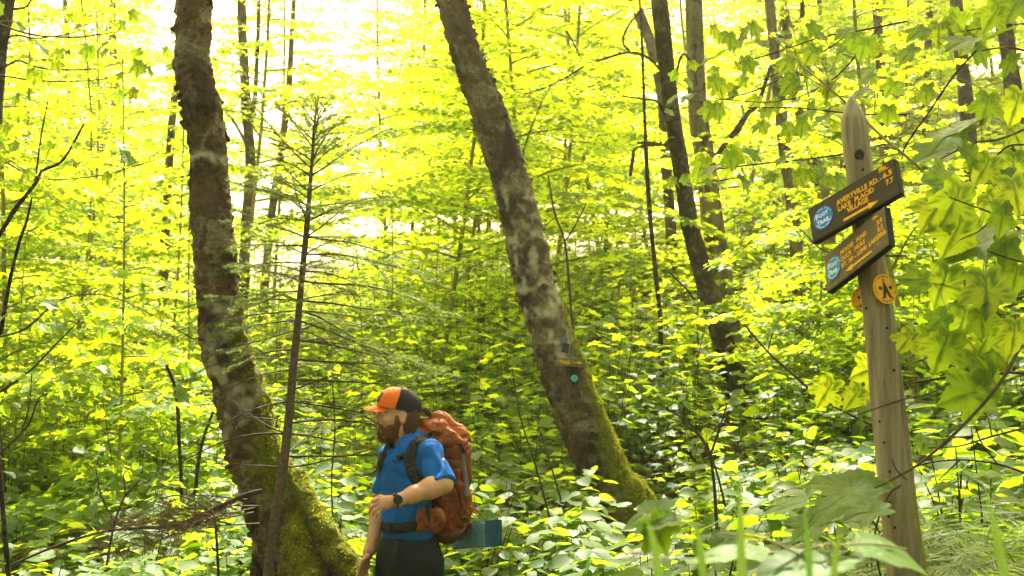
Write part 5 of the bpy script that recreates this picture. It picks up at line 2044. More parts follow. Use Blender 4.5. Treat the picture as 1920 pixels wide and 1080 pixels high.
x_ = g.obj('bezel', plain('watch_bezel', (.10, .11, .12), .35, .1, 50, metal=.7), watch, smooth=False); x_.matrix_local = d_.matrix_local.copy()
g = Bag(); disc(g, (0, 0), .0160, .0108, .0118, 28)
x_ = g.obj('dial', plain('watch_dial', (.13, .15, .14), .3, .1, 50), watch, smooth=False); x_.matrix_local = d_.matrix_local.copy()

# ------------------------------------------------------------------ backpack
def pack_mat(name, a, b2, sc=14):
    m, t, b = nt(name)
    n = tex(t, sc, 6, .65, mapscale=(1, 1, .7), dist=.7)
    t.links.new(ramp(t, n, [(.3, a), (.7, b2)]), b.inputs['Base Color'])
    b.inputs['Roughness'].default_value = .55
    b.inputs['Specular IOR Level'].default_value = .25
    h = nn(t, 'ShaderNodeMath', operation='ADD')
    t.links.new(n, h.inputs[0])
    t.links.new(tex(t, 420, 2, .5), h.inputs[1])
    bump(t, b, h.outputs[0], .35, .004)
    return m


M['pack'] = pack_mat('pack_rust_orange', (.060, .012, .003), (.23, .045, .007))
M['pack_lid'] = pack_mat('pack_lid_orange', (.13, .028, .005), (.42, .10, .012))
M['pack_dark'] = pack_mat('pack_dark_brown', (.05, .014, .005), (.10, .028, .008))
M['web'] = plain('webbing_black', (.010, .011, .012), .75, .3, 150, .5, .001)
M['foam'] = plain('strap_foam_black', (.014, .016, .018), .8, .3, 60, .4, .001)
M['web_grey'] = plain('webbing_grey', (.13, .115, .12), .7, .2, 200, .4, .001)
pc = hp(836, 905, .10)
backpack = thing('backpack', 'large rust orange hiking backpack worn by the hiker', 'backpack', HB + Vector(pc * [1, 1, 0]) + Vector((0, 0, .95)))
boff = np.array(backpack.location - HB)
lean = np.array([0, 0, 0])


def wrap(V, Q, name, mat_, disp, smooth=True):
    N = vnormals(V, Q)
    c1, c2 = fbm(V * [1, 1, .7], 8, 3, 31), fbm(V * [1, 1, 1.3], 14, 2, 32)
    V = V + N * (disp(V) - .014 * np.clip(1 - np.abs(c1) * 8, 0, 1) - .007 * np.clip(1 - np.abs(c2) * 7, 0, 1) + .004)[:, None]
    return obj(name, V - boff, Q, mat_, backpack), BVHTree.FromPolygons([Vector(v) + HB for v in V], [tuple(q) for q in Q.tolist()])


f = Field((-.06, -.30, .85), (.42, .45, 1.75), .0055)
lean_dir = lambda p: np.stack([p[..., 0] + .10 * p[..., 2] - .5 * np.maximum(p[..., 2], 0) ** 2 * .6, p[..., 1], p[..., 2]], -1)
f.rbox(hp(836, 905, .09), (.088, .135, .265), TM, .08, warp=lean_dir)
f.ell(hp(842, 935, .09), (.098, .142, .19), TM, k=.06)
wr = lambda V: .010 * np.sin(30 * V[:, 2] + 22 * (V @ tf_) + 6 * fbm(V, 4, 3, 2)) * (.5 + .5 * fbm(V, 5, 2, 3)) + .010 * fbm(V * [1, 1, .6], 10, 3, 6)
pack_body, pk = wrap(*f.nets(), 'pack_body', M['pack'], wr)
f = Field((-.10, -.30, 1.30), (.42, .45, 1.80), .005)
f.chain([hp(795, 806, .02), hp(822, 802, .05), hp(846, 820, .08), hp(860, 842, .09)], [.045, .060, .062, .045], k=.05)
f.chain([hp(800, 808, .17), hp(828, 804, .17), hp(852, 822, .18), hp(862, 846, .18)], [.045, .062, .062, .045], k=.06)
f.ell(hp(832, 822, .10), (.10, .14, .060), TM, k=.05)
def lidw(V):
    a = (V @ tl_)
    c = (V @ tf_)
    return .016 * np.sin(95 * (V[:, 2] * .9 - c * .45) + 8 * fbm(V, 6, 3, 2)) * (.55 + .5 * fbm(V, 7, 2, 5)) + .006 * fbm(V, 22, 3, 3)
wrap(*f.nets(), 'lid', M['pack_lid'], lidw)
# side pocket
f = Field((-.06, -.30, .95), (.42, .40, 1.45), .005)
f.ell(hp(838, 955, -.02), (.055, .04, .10), TM, k=.02)
f.cone(hp(834, 965, -.02), hp(852, 905, .01), .048, .02, k=.04)
f.cone(hp(838, 985, -.01), hp(868, 985, .04), .045, .04, k=.05)
pocket, pk2 = wrap(*f.nets(), 'side_pocket', M['pack'], lambda V: .007 * np.sin(60 * (V[:, 2] + V[:, 0]) + 7 * fbm(V, 8, 3, 1)) * .6 + .006 * fbm(V, 20, 3, 2))
# hip belt pocket
f = Field((-.06, -.45, .95), (.30, .1, 1.35), .004)
f.rbox(hp(806, 976, -.22), (.062, .030, .052), fr(20)[0:3], .026)
f.ell(hp(809, 978, -.235), (.055, .030, .046), np.array(fr(20)), k=.02)
wrap(*f.nets(), 'belt_pocket', M['pack'], lambda V: .004 * fbm(V, 30, 3, 1) + .003 * np.sin(90 * V[:, 0] + 60 * V[:, 2]))


def ribbon(name, P3, N3, width, thick, mat_, parent=backpack, off=None, n=None):
    """Band along points with outward normals."""
    P3, N3 = np.array(P3), np.array(N3)
    A = smooth_path(np.hstack([P3, N3]), n or 5 * len(P3))
    p, nr_ = A[:, :3], norm_rows(A[:, 3:])
    T_ = norm_rows(np.gradient(p, axis=0))
    S_ = norm_rows(np.cross(T_, nr_))
    w2 = width / 2
    prof = [(-1, 0), (-.93, .8), (0, 1), (.93, .8), (1, 0), (.9, -.4), (-.9, -.4)]
    m2 = len(prof)
    V = np.concatenate([[p[i] + S_[i] * w2 * a + nr_[i] * thick * b2 for a, b2 in prof] for i in range(len(p))])
    k = np.arange(m2)
    F = np.concatenate([np.stack([i * m2 + k, i * m2 + (k + 1) % m2, (i + 1) * m2 + (k + 1) % m2, (i + 1) * m2 + k], 1) for i in range(len(p) - 1)])
    return obj(name, V - (boff if off is None else off), F, mat_, parent)


def hit_(bvh, px, py, lift=.004):
    h, nrm, _, _ = bvh.ray_cast(Vector((0, 0, 0)), ray(px, py))
    if h is None:
        return None
    if nrm.dot(ray(px, py)) > 0: nrm = -nrm
    return np.array(h - HB) + np.array(nrm) * lift, np.array(nrm)


def strap_on(name, bvh, pix, width, thick, mat_, lift=.004, pre=(), post=(), nsm=.6):
    Ps, Ns = [], []
    for q in pre: Ps.append(q[0]); Ns.append(q[1])
    for (px, py) in pix:
        h = hit_(bvh, px, py, lift)
        if h is None:
            print('strap miss', name, px, py)
            continue
        nrm = h[1] * (1 - nsm) + nsm * -np.array(ray(px, py))
        Ps.append(h[0]); Ns.append(nrm / np.linalg.norm(nrm))
    for q in post: Ps.append(q[0]); Ns.append(q[1])
    return ribbon(name, Ps, Ns, width, thick, mat_)


near = strap_on('shoulder_strap', shirt_bvh, [(786, 828), (777, 838), (771, 852), (769, 868), (773, 884), (781, 898), (792, 909)], .058, .011, M['foam'], .003,
                pre=[(hp(812, 812, .03), tz_), (hp(798, 816, -.03), tz_ * .9 + tf_ * .1)], nsm=.3)
near['label'] = 'near padded shoulder strap with perforated foam'
far_s = strap_on('shoulder_strap', shirt_bvh, [(733, 838), (725, 846), (719, 858), (714, 872), (712, 886)], .05, .011, M['foam'], .003, nsm=.15)
# perforations of the near strap
ph_ = Bag()
for i, (px, py) in enumerate([(770 + k * 3.2, 872 + k * 5.2) for k in range(8)]):
    for s in (-1, 0, 1):
        h = hit_(shirt_bvh, px + s * 5, py - s * 3, .0155)
        if h is None: continue
        bV, bF = box(h[0], np.array((.0035, 0, 0)), np.array((0, .001, 0)), np.array((.002, 0, .005)))
        ph_.add(bV, bF)
if ph_.n: ph_.obj('strap_holes', plain('strap_mesh_grey', (.05, .06, .055), .8, .2, 60), near, smooth=False, off=boff)['kind'] = 'stuff'
strap_on('sternum_strap', shirt_bvh, [(744, 861), (752, 857), (760, 853), (768, 850)], .020, .004, M['web'], .008)
h = hit_(shirt_bvh, 750, 858, .014)
bV, bF = bevel_box(h[0] - boff, TM[1] * .020, TM[0] * .005, tz_ * .013, .003)
obj('buckle', bV, bF, M['web'], backpack, smooth=False)
strap_on('hip_belt', shirt_bvh, [(717, 984), (724, 988), (736, 990), (752, 990), (768, 987), (784, 982), (798, 978)], .052, .012, M['web'], .004)
h = hit_(shirt_bvh, 732, 988, .018)
bV, bF = bevel_box(h[0] - boff, TM[1] * .034, TM[0] * .006, tz_ * .022, .004)
obj('buckle', bV, bF, M['foam'], backpack, smooth=False)
strap_on('hanging_strap', tr_bvh, [(746, 1012), (745, 1026), (742, 1042), (738, 1058), (734, 1070)], .030, .003, M['web'], .006)
strap_on('lift_strap', shirt_bvh, [(786, 826)], .02, .003, M['web'], .010, pre=[(hp(820, 806, -.02), tz_), (hp(802, 812, -.06), tz_)], post=[(hp(782, 832, -.17), tf_)])
strap_on('compression_strap', pk, [(866, 850), (868, 870), (871, 890), (873, 910), (874, 930)], .024, .003, M['web_grey'], .006)
strap_on('lid_strap', pk, [(862, 832), (866, 842), (869, 852)], .016, .005, M['web'], .012)
strap_on('pocket_strap', pk2, [(842, 972), (852, 966), (860, 960), (868, 950)], .024, .003, M['pack'], .006)
# belt pocket strap
ribbon('pocket_band', [hp(801, 944, -.24), hp(802, 958, -.262), hp(802, 972, -.27), hp(801, 986, -.265)], [-tl_ * 0 + np.array([0, -1, 0])] * 4, .026, .003, M['web'])
# cord loops
cb = Bag()
cb.tube(smooth_path([hp(876, 945, .02), hp(884, 950, .0), hp(896, 958, -.0), hp(900, 965, .0), hp(892, 968, .0), hp(884, 964, .0), hp(879, 956, .0), hp(876, 948, .02)], 30), .0035, 6)
cb.obj('cord_loop', plain('cord_red_orange', (.36, .05, .012), .6, .2, 60), backpack, off=boff)
cb = Bag()
cb.tube(smooth_path([hp(872, 955, -.03), hp(878, 962, -.04), hp(880, 975, -.04), hp(876, 984, -.04)], 20), .0025, 6)
cb.obj('cord', M['pack_lid'], backpack, off=boff)
cb = Bag()
cb.tube(smooth_path([hp(872, 980, -.02), hp(871, 990, -.035), hp(864, 998, -.04), hp(852, 1001, -.04), hp(845, 998, -.03)], 20), .004, 6)
cb.obj('grab_loop', M['web_grey'], backpack, off=boff)
# dark brown bottom compartment
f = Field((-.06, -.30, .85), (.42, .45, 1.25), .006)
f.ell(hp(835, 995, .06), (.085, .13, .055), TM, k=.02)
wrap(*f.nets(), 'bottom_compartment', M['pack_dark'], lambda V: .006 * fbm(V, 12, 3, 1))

# ------------------------------------------------------------------ folded foam pad under the pack
PADM = plain('foam_pad_blue', (.020, .085, .135), .75, .12, 30, .2, .001)
PADD = plain('foam_pad_gap_shade', (.004, .014, .022), .8, .15, 30)
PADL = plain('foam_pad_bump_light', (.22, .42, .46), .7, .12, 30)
pf, pl2, _z = fr(24)
_z = _z * math.cos(.20) - (pl2 + pf * .3) * math.sin(.20); _z /= np.linalg.norm(_z); pl2 = np.cross(_z, pf); pl2 = pl2 if pl2[1] < 0 else -pl2
edge = hp(911, 1001, -.10)              # near vertical corner of the bundle
Lp, Dp, Hp = .47, .088, .126
pad = thing('foam_sleeping_pad', 'accordion folded blue foam sleeping pad strapped under the backpack', 'sleeping pad', HB + Vector(edge))
nl_ = 7
for i in range(nl_):
    c = -pf * Dp * (i + .5) / nl_ - pl2 * Lp / 2
    bV, bF = bevel_box(c, pl2 * Lp / 2, pf * Dp / nl_ * .38, _z * (Hp / 2 * (1 - .012 * (i % 2))), .003)
    obj('panel', bV, bF, PADM if i % 2 == 0 else PADM, pad, smooth=False)
    if i < nl_ - 1:
        c = -pf * Dp * (i + 1) / nl_ - pl2 * (Lp / 2 + .004)
        bV, bF = box(c, pl2 * (Lp / 2 - .012), pf * Dp / nl_ * .12, _z * (Hp / 2 * .94))
        obj('fold', bV, bF, PADD, pad, smooth=False)  # dark sheet in the gap between panels, groove shade put into its colour
# egg-crate bumps on the front panel
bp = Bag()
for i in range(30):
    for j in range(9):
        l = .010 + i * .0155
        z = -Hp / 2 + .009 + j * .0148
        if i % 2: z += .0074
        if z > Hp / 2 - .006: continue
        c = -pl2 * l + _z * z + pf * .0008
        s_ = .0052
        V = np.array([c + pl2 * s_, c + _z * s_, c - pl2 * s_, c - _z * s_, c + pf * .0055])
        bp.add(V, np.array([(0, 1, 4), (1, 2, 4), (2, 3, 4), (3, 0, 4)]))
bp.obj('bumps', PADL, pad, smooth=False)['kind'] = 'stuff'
# ------------------------------------------------------------------ hobblebush shrubs near enough to pick leaves apart
r = random.Random(101)


def make_shrub(seed, H, nt, size, kind='hob'):
    rr_ = random.Random(seed)
    root = thing('hobblebush_shrub', 'x', 'shrub')
    st = Bag()
    lv = []
    for s in range(nt):
        a = rr_.uniform(0, 6.28)
        ln = rr_.uniform(.05, .35)
        top_ = np.array([math.cos(a) * ln * H * 1.3, math.sin(a) * ln * H * 1.3, H * rr_.uniform(.7, 1.0)])
        mid_ = top_ * [.35, .35, .5] + [rr_.uniform(-.02, .02), rr_.uniform(-.02, .02), 0]
        S = smooth_path([(0, 0, -.03), mid_, top_], 9)
        st.tube(S, np.linspace(.0055, .002, 9), 5)
        for q, fr_ in ((8, 1), (5, .9), (3, .8)):
            if q == 3 and rr_.random() < .4: continue
            az_ = rr_.uniform(0, 3.14)
            for sg in (0, math.pi):
                d = np.array([math.cos(az_ + sg), math.sin(az_ + sg), rr_.uniform(-.1, .35)])
                e = S[q] + d * rr_.uniform(.02, .05)
                st.add(*tube([S[q], e], [.0016, .0011], 4))
                d2 = d + np.array([0, 0, rr_.uniform(-.6, -.05)])
                lv.append((e, d2, (rr_.gauss(0, .25), rr_.gauss(0, .25), 1), size * rr_.uniform(.65, 1.2) * fr_))
    st.obj('stem', M['twig'], root)
    for k_, (p_, d_, n_, z_) in enumerate(lv):
        put_leaf(root, kind, k_ % 5, M['leaf_one'], p_, d_, n_, z_)
    return root


protos = [make_shrub(s, h, n_, z) for s, h, n_, z in ((1, .45, 3, .12), (2, .62, 4, .125), (3, .35, 2, .115), (4, .75, 4, .115), (5, .55, 3, .13))]
spots = []
tries = 0
while len(spots) < 46 and tries < 3000:
    tries += 1
    y = r.uniform(4.3, 8.2)
    px = r.uniform(20, 1900)
    x = (px - 960) / FPX * y
    if any((x - a) ** 2 + (y - b_) ** 2 < .36 ** 2 for a, b_ in spots): continue
    if 600 < px < 1000 and y < 6.2: continue
    if 400 < px < 620 and y < 6.0: continue
    if 1560 < px and y < 4.6: continue
    if 1040 < px < 1240 and y > 7.4: pass
    g = gz(x, y)
    q = proj((x, y, g + .6))
    if q[1] > 1150: continue
    spots.append((x, y))
REG = lambda px: ('at the left edge' if px < 160 else 'in the lower left thicket' if px < 420 else 'between the mossy root and the hiker' if px < 660 else 'behind the hiker' if px < 900 else 'left of the leaning tree foot' if px < 1080
                  else 'around the leaning tree foot' if px < 1260 else 'on the slope between leaning tree and signpost' if px < 1560 else 'beside the signpost')
used = [False] * 5
for k_, (x, y) in enumerate(spots):
    v = k_ % 5
    px = proj((x, y, gz(x, y)))[0]
    hgt = ['knee high', 'taller', 'low', 'tallest', 'wide'][v]
    lab = f'{hgt} broad leaved shrub {REG(px)}' + ('' if y < 6.2 else ', farther back')
    grp = f'broad leaved shrubs {REG(px)}'
    rz, sc_ = r.uniform(0, 6.28), r.uniform(.85, 1.2)
    if not used[v]:
        o = protos[v]
        o.location = (x, y, gz(x, y)); o.rotation_euler = (0, 0, rz); o.scale = (sc_,) * 3
        used[v] = True
    else:
        o = dup(protos[v], (x, y, gz(x, y)), rz, sc_)
    o['label'] = lab; o['group'] = grp

# ------------------------------------------------------------------ ferns
def frond_mesh(seed, L=.5):
    rr_ = random.Random(seed)
    b_ = Bag()
    m = 24
    pts = []
    p_ = np.array([0, 0, 0.]); el = 1.15
    for i in range(m):
        pts.append(p_.copy())
        el -= .065 + rr_.uniform(-.01, .01)
        p_ = p_ + np.array([math.cos(el), .02 * math.sin(i * .5), math.sin(el)]) * L / m
    pts = np.array(pts)
    b_.tube(pts, np.linspace(.0022, .0006, m), 4)
    for i in range(3, m):
        t_ = (i - 3) / (m - 3)
        w = L * rr_.uniform(.24, .32) * (math.sin(math.pi * min(1, (t_ * .85 + .16))) ** .7) * (1 - t_ * .35)
        T_ = pts[min(i + 1, m - 1)] - pts[i - 1]
        T_ /= np.linalg.norm(T_)
        for s in (-1, 1):
            side = np.array([0, s, 0])
            nrm = np.cross(T_, side) * s
            d = side * .93 + T_ * rr_.uniform(.2, .5) + np.array([0, 0, rr_.uniform(-.4, .05)])
            d /= np.linalg.norm(d)
            nt_ = 9
            for q in range(nt_):           # pinnules along the pinna
                f0 = q / nt_
                c0 = pts[i] + d * w * f0 + np.array([0, 0, -.05 * w * f0 * f0])
                c1 = pts[i] + d * w * (f0 + 1.25 / nt_) + np.array([0, 0, -.05 * w * f0 * f0])
                hw = w * .085 * (1 - f0 * .8) * rr_.uniform(.5, 1.2)
                b_.add(np.array([c0, c0 * .3 + c1 * .7 + T_ * hw, c1]), np.array([(0, 1, 2)]))
                b_.add(np.array([c0, c1, c0 * .3 + c1 * .7 - T_ * hw]), np.array([(0, 1, 2)]))
    me = b_.mesh('frond', False)
    me.materials.append(M['fern'])
    return me


FR = [frond_mesh(s, L) for s, L in ((1, .5), (2, .42), (3, .56))]


def make_fern(seed, n):
    rr_ = random.Random(seed)
    root = thing('fern', 'x', 'fern')
    for i in range(n):
        o = link('frond', FR[rr_.randrange(3)], None, root)
        o.rotation_euler = (rr_.uniform(-.2, .2), rr_.uniform(-.25, .35), i * 6.283 / n + rr_.uniform(-.3, .3))
        o.scale = (rr_.uniform(.75, 1.15),) * 3
    return root


fp = [make_fern(s, n_) for s, n_ in ((1, 8), (2, 7), (3, 9))]
fern_spots = [(1150, 7.7, 1.0, 'small fern right in front of the leaning tree foot'), (1230, 7.2, .9, 'fern at the right side of the leaning tree foot'), (1085, 7.0, .9, 'fern beside the mossy log left of the leaning tree foot'),
              (1120, 5.7, 1.0, 'dark fern at the bottom edge under the leaning tree'), (1210, 5.2, 1.0, 'arching fern at the bottom edge right of the leaning tree'), (1010, 6.0, .9, 'fern at the bottom edge right of the foam pad'),
              (1290, 5.6, .9, 'fern low in the undergrowth between leaning tree and signpost'),
              (1755, 3.5, .8, 'near fern just right of the signpost foot'), (1840, 3.7, .95, 'second near fern right of the signpost'), (1915, 3.5, .9, 'near fern in the lower right corner'), (1800, 4.3, .95, 'fern behind the near ones right of the signpost'),
              (1890, 4.6, 1.0, 'fern farther up the slope at the right edge'), (1690, 3.15, .6, 'small fern growing against the signpost foot'), (1600, 4.0, .85, 'fern left of the signpost foot at the bottom edge'),
              (1740, 4.9, .9, 'pale fern half hidden behind the signpost'), (1500, 4.6, .8, 'low fern at the bottom edge between grass blades'), (1870, 3.1, .7, 'lowest fern at the right bottom edge'), (1790, 3.15, .7, 'low fern between signpost foot and right corner')]
for k_, (px, y, s_, lab) in enumerate(fern_spots):
    x = (px - 960) / FPX * y
    loc = (x, y, gz(x, y) - .01)
    if k_ < 3:
        o = fp[k_]; o.location = loc; o.scale = (s_,) * 3; o.rotation_euler = (0, 0, k_ * 1.7)
    else:
        o = dup(fp[k_ % 3], loc, k_ * 2.1, s_)
    o['label'] = lab; o['group'] = 'ferns at the trunk and post feet'

# ------------------------------------------------------------------ maple branches with large leaves
def maple_branch(label, Y, limbs, leaves, mat=None, kind='maple', name='maple_branch', group=None, up=.55, tow=.6, seed=0, jy=.12, cat='branch', twigm='twig'):
    """limbs: list of (px, py, width px, dy) paths. leaves: (px, py, size px, heading deg or None, facing)."""
    rr_ = random.Random(seed)
    l0 = limbs[0][0]
    base = P(l0[0], l0[1], Y + l0[3])
    root = thing(name, label, cat, base, group)
    Bv = np.array(base)
    ends = []
    for i, lp in enumerate(limbs):
        A = smooth_path(lp, 6 * len(lp))
        pts = np.array([P(a[0], a[1], Y + a[3]) for a in A])
        b_ = Bag()
        b_.tube(pts, A[:, 2] * .5 * Y / FPX, 7)
        b_.obj('twig' if i else 'limb', M[twigm], root, off=base)
        ends += [p_ for p_ in pts]
    ends = np.array(ends)
    tb = Bag()
    for k_, lf in enumerate(leaves):
        px, py, sz = lf[:3]
        hd = lf[3] if len(lf) > 3 and lf[3] is not None else rr_.uniform(200, 340)
        y_ = Y + rr_.uniform(-jy, jy)
        c = np.array(P(px, py, y_))
        S = sz * y_ / FPX * (.97 if kind == 'maple' else .85)
        if len(leaves) > 15 and k_ % 5 == 4: continue
        a = math.radians(hd)
        d = np.array([math.cos(a), rr_.uniform(-.35, .35), math.sin(a)])
        d /= np.linalg.norm(d)
        fc = lf[4] if len(lf) > 4 else None
        if fc == 'edge':
            nrm = np.array([rr_.gauss(0, .1), -.22, 1.0])
        elif fc == 'face':
            nrm = np.array([rr_.gauss(0, .2), -1, .35])
        else:
            nrm = np.array([rr_.gauss(0, .3), -tow + rr_.gauss(0, .25), up + rr_.gauss(0, .2)])
        if abs(np.dot(nrm / np.linalg.norm(nrm), d)) > .93: nrm = nrm + np.array([0, -1, .2])
        p_ = c - d * S * .42
        put_leaf(root, kind, rr_.randrange(6), M['leaf_maple'], p_ - Bv, d, nrm, S)
        q = ends[np.argmin(np.linalg.norm(ends - p_, axis=1))]
        mid_ = (p_ + q) / 2 + np.array([0, 0, .012])
        tb.add(*tube(smooth_path([q, mid_, p_], 6), np.linspace(.0013, .0008, 6), 4))
    if tb.n: tb.obj('leaf_stalks', M['twig_green'], root, off=base)['kind'] = 'stuff'
    return root


maple_branch('bent maple sapling with large backlit leaves right of the lower board', 3.0,
    [[(1960, 590, 7, .2), (1920, 640, 7, .1), (1876, 716, 7, 0), (1830, 772, 6, -.05), (1780, 822, 6, -.1), (1720, 872, 5, -.15), (1665, 903, 4, -.2), (1640, 915, 3, -.2)],
     [(1925, 642, 4, .1), (1880, 628, 4, .1), (1830, 630, 4, .1), (1790, 640, 3, .1)],
     [(1925, 700, 6, .15), (1870, 698, 6, .12), (1800, 704, 5, .1), (1730, 715, 4, .1), (1690, 722, 3, .1)],
     [(1800, 705, 3, .1), (1750, 735, 3, 0), (1690, 750, 3, -.1), (1600, 780, 2, -.15)]],
    [(1766, 655, 92, 250, 'face'), (1805, 622, 80, 300, 'face'), (1845, 690, 96, 300, 'face'), (1815, 738, 100, 200), (1895, 726, 76, 290, 'face'), (1904, 630, 70, 270, 'face'), (1735, 640, 60, 250),
     (1629, 693, 70, 200), (1549, 735, 66, 240, 'face'), (1575, 770, 74, 260, 'face'), (1612, 790, 50, 280), (1640, 752, 130, 190, 'edge'), (1600, 745, 60, 230), (1870, 660, 80, 320, 'face'), (1720, 760, 70, 200, 'edge'),
     (1850, 635, 60, 250, 'face')], seed=1, up=.35, tow=.8)
maple_branch('cluster of large yellow green maple leaves beside the sign boards', 2.9,
    [[(1960, 470, 6, .1), (1905, 425, 5, .1), (1860, 400, 4, .05), (1820, 385, 3, 0), (1780, 370, 3, 0)],
     [(1860, 400, 3, .05), (1840, 430, 3, 0), (1800, 450, 2, 0)],
     [(1960, 500, 5, 0), (1900, 487, 4, 0), (1850, 470, 3, 0)],
     [(1960, 540, 4, .1), (1900, 560, 4, .1), (1850, 545, 3, .1), (1780, 535, 3, .1), (1715, 525, 2, .1)]],
    [(1778, 340, 92, 20), (1752, 394, 84, 230, 'face'), (1790, 380, 90, 250), (1788, 440, 100, 240, 'face'), (1826, 360, 70, 300), (1862, 385, 70, 310), (1905, 362, 76, 280, 'face'), (1880, 410, 70, 270), (1835, 455, 150, 200, 'edge'),
     (1905, 455, 80, 300, 'face'), (1766, 534, 86, 250, 'face'), (1715, 524, 56, 180), (1850, 548, 94, 270, 'face'), (1884, 470, 66, 260, 'face'), (1740, 560, 60, 280), (1902, 520, 60, 250), (1802, 606, 80, 250, 'face'), (1842, 604, 66, 290),
     (1760, 600, 50, 220), (1690, 590, 46, 260), (1700, 640, 52, 240)], seed=2, up=.35, tow=.8)
maple_branch('spray of yellow green maple leaves at the upper right edge', 3.7,
    [[(1990, 40, 6, 0), (1920, 45, 4, 0), (1860, 50, 3, 0), (1800, 60, 3, 0)], [(1990, 120, 5, 0), (1900, 90, 4, 0), (1840, 95, 3, 0)],
     [(1990, 215, 6, .1), (1920, 243, 5, .1), (1870, 262, 4, 0), (1820, 270, 3, 0), (1760, 300, 2, 0)], [(1990, 280, 5, .1), (1900, 272, 4, 0), (1860, 300, 3, 0), (1830, 320, 2, 0)],
     [(1830, 95, 4, 0), (1790, 140, 4, 0), (1745, 205, 4, 0), (1700, 270, 4, 0), (1690, 300, 3, 0)]],
    [(1900, 12, 70), (1860, 30, 60), (1835, 60, 66), (1875, 62, 70, 200), (1905, 75, 60), (1795, 45, 60), (1800, 80, 70, 200), (1840, 100, 60), (1780, 95, 56), (1750, 110, 60), (1812, 82, 50), (1890, 120, 50),
     (1850, 200, 60), (1905, 198, 70), (1870, 215, 60, 190), (1780, 250, 90, 200, 'edge'), (1755, 285, 90, 205), (1810, 235, 80, 200, 'edge'), (1820, 290, 64), (1870, 285, 70), (1905, 250, 70), (1846, 318, 66), (1900, 310, 60), (1885, 330, 50),
     (1715, 150, 50), (1735, 175, 44), (1700, 100, 46), (1760, 60, 50), (1720, 60, 46), (1690, 130, 40), (1670, 165, 36)], seed=3, up=.7, tow=.6)
maple_branch('pale slanting bare limb passing behind the signpost tip with a few leaves', 3.6,
    [[(1440, 60, 3, .3), (1500, 120, 4, .2), (1560, 170, 4, .1), (1610, 215, 5, .1), (1660, 262, 6, .05), (1705, 298, 6, 0), (1745, 337, 6, 0), (1800, 400, 6, 0)],
     [(1450, 122, 3, .2), (1500, 138, 3, .2), (1560, 172, 3, .1)], [(1512, 140, 2, .2), (1492, 100, 2, .2), (1478, 78, 2, .2)], [(1676, 276, 3, 0), (1640, 276, 3, 0), (1625, 284, 2, 0)]],
    [(1475, 120, 40), (1520, 100, 44), (1555, 120, 44), (1600, 150, 40), (1640, 190, 44), (1580, 60, 40), (1620, 90, 46), (1665, 215, 40)], seed=4, up=.8, tow=.5, twigm='twig_green')
rb_ = random.Random(8)
def scatter_leaves(n, x0, x1, y0, y1, s0, s1):
    return [(rb_.uniform(x0, x1), rb_.uniform(y0, y1), rb_.uniform(s0, s1)) for _ in range(n)]


maple_branch('overhanging leafy maple limb above the gap left of the signpost', 4.6,
    [[(1700, 40, 4, 0), (1600, 60, 4, 0), (1540, 70, 3, 0), (1450, 100, 3, 0), (1380, 120, 2, 0)], [(1600, 60, 3, 0), (1520, 110, 3, 0), (1430, 150, 2, 0)], [(1650, 50, 3, 0), (1560, 150, 3, 0), (1460, 190, 2, 0), (1340, 185, 2, 0)]],
    scatter_leaves(58, 1320, 1640, 55, 215, 24, 46), seed=5, up=.9, tow=.45, jy=.35)
maple_branch('thin nearly level leafy limb behind the signpost at board height', 4.4,
    [[(1660, 270, 4, 0), (1585, 288, 4, 0), (1500, 300, 3, 0), (1420, 308, 3, 0), (1340, 318, 2, 0)], [(1700, 215, 4, 0), (1600, 213, 3, 0), (1500, 203, 3, 0), (1400, 202, 2, 0)], [(1700, 480, 4, 0), (1560, 475, 3, 0), (1500, 430, 2, 0)]],
    scatter_leaves(24, 1290, 1580, 280, 345, 24, 44) + scatter_leaves(16, 1400, 1590, 200, 250, 26, 44), seed=6, up=1.0, tow=.3, jy=.3)
maple_branch('leafy green spray crossing the slender black tree', 6.5,
    [[(1480, 140, 3, 0), (1400, 175, 3, 0), (1300, 190, 2, 0), (1240, 140, 2, 0)], [(1400, 330, 3, 0), (1340, 340, 2, 0), (1270, 345, 2, 0)]],
    scatter_leaves(22, 1235, 1400, 120, 215, 16, 30) + scatter_leaves(16, 1255, 1380, 310, 350, 18, 30), seed=7, up=1.0, tow=.35, jy=.4)
maple_branch('leafy limb hanging in from the top left corner', 6.2,
    [[(-60, 20, 5, 0), (40, 60, 4, 0), (130, 70, 3, 0), (220, 60, 2, 0)], [(-60, 130, 4, 0), (60, 150, 3, 0), (180, 150, 2, 0), (300, 120, 2, 0)], [(-60, 250, 4, 0), (60, 330, 3, 0), (180, 330, 2, 0), (290, 300, 2, 0)]],
    scatter_leaves(44, -10, 330, 5, 200, 16, 34) + scatter_leaves(40, -10, 330, 240, 420, 16, 34), seed=8, up=.8, tow=.5, jy=.5)
maple_branch('dark green leafy limb low at the left edge', 5.8,
    [[(-60, 640, 5, 0), (40, 620, 4, 0), (120, 560, 3, 0), (220, 560, 2, 0), (370, 640, 2, 0)], [(-40, 760, 5, 0), (50, 700, 4, 0), (110, 640, 3, 0), (150, 600, 2, 0)]],
    scatter_leaves(40, -10, 350, 540, 760, 16, 34), seed=9, up=.9, tow=.45, jy=.5)
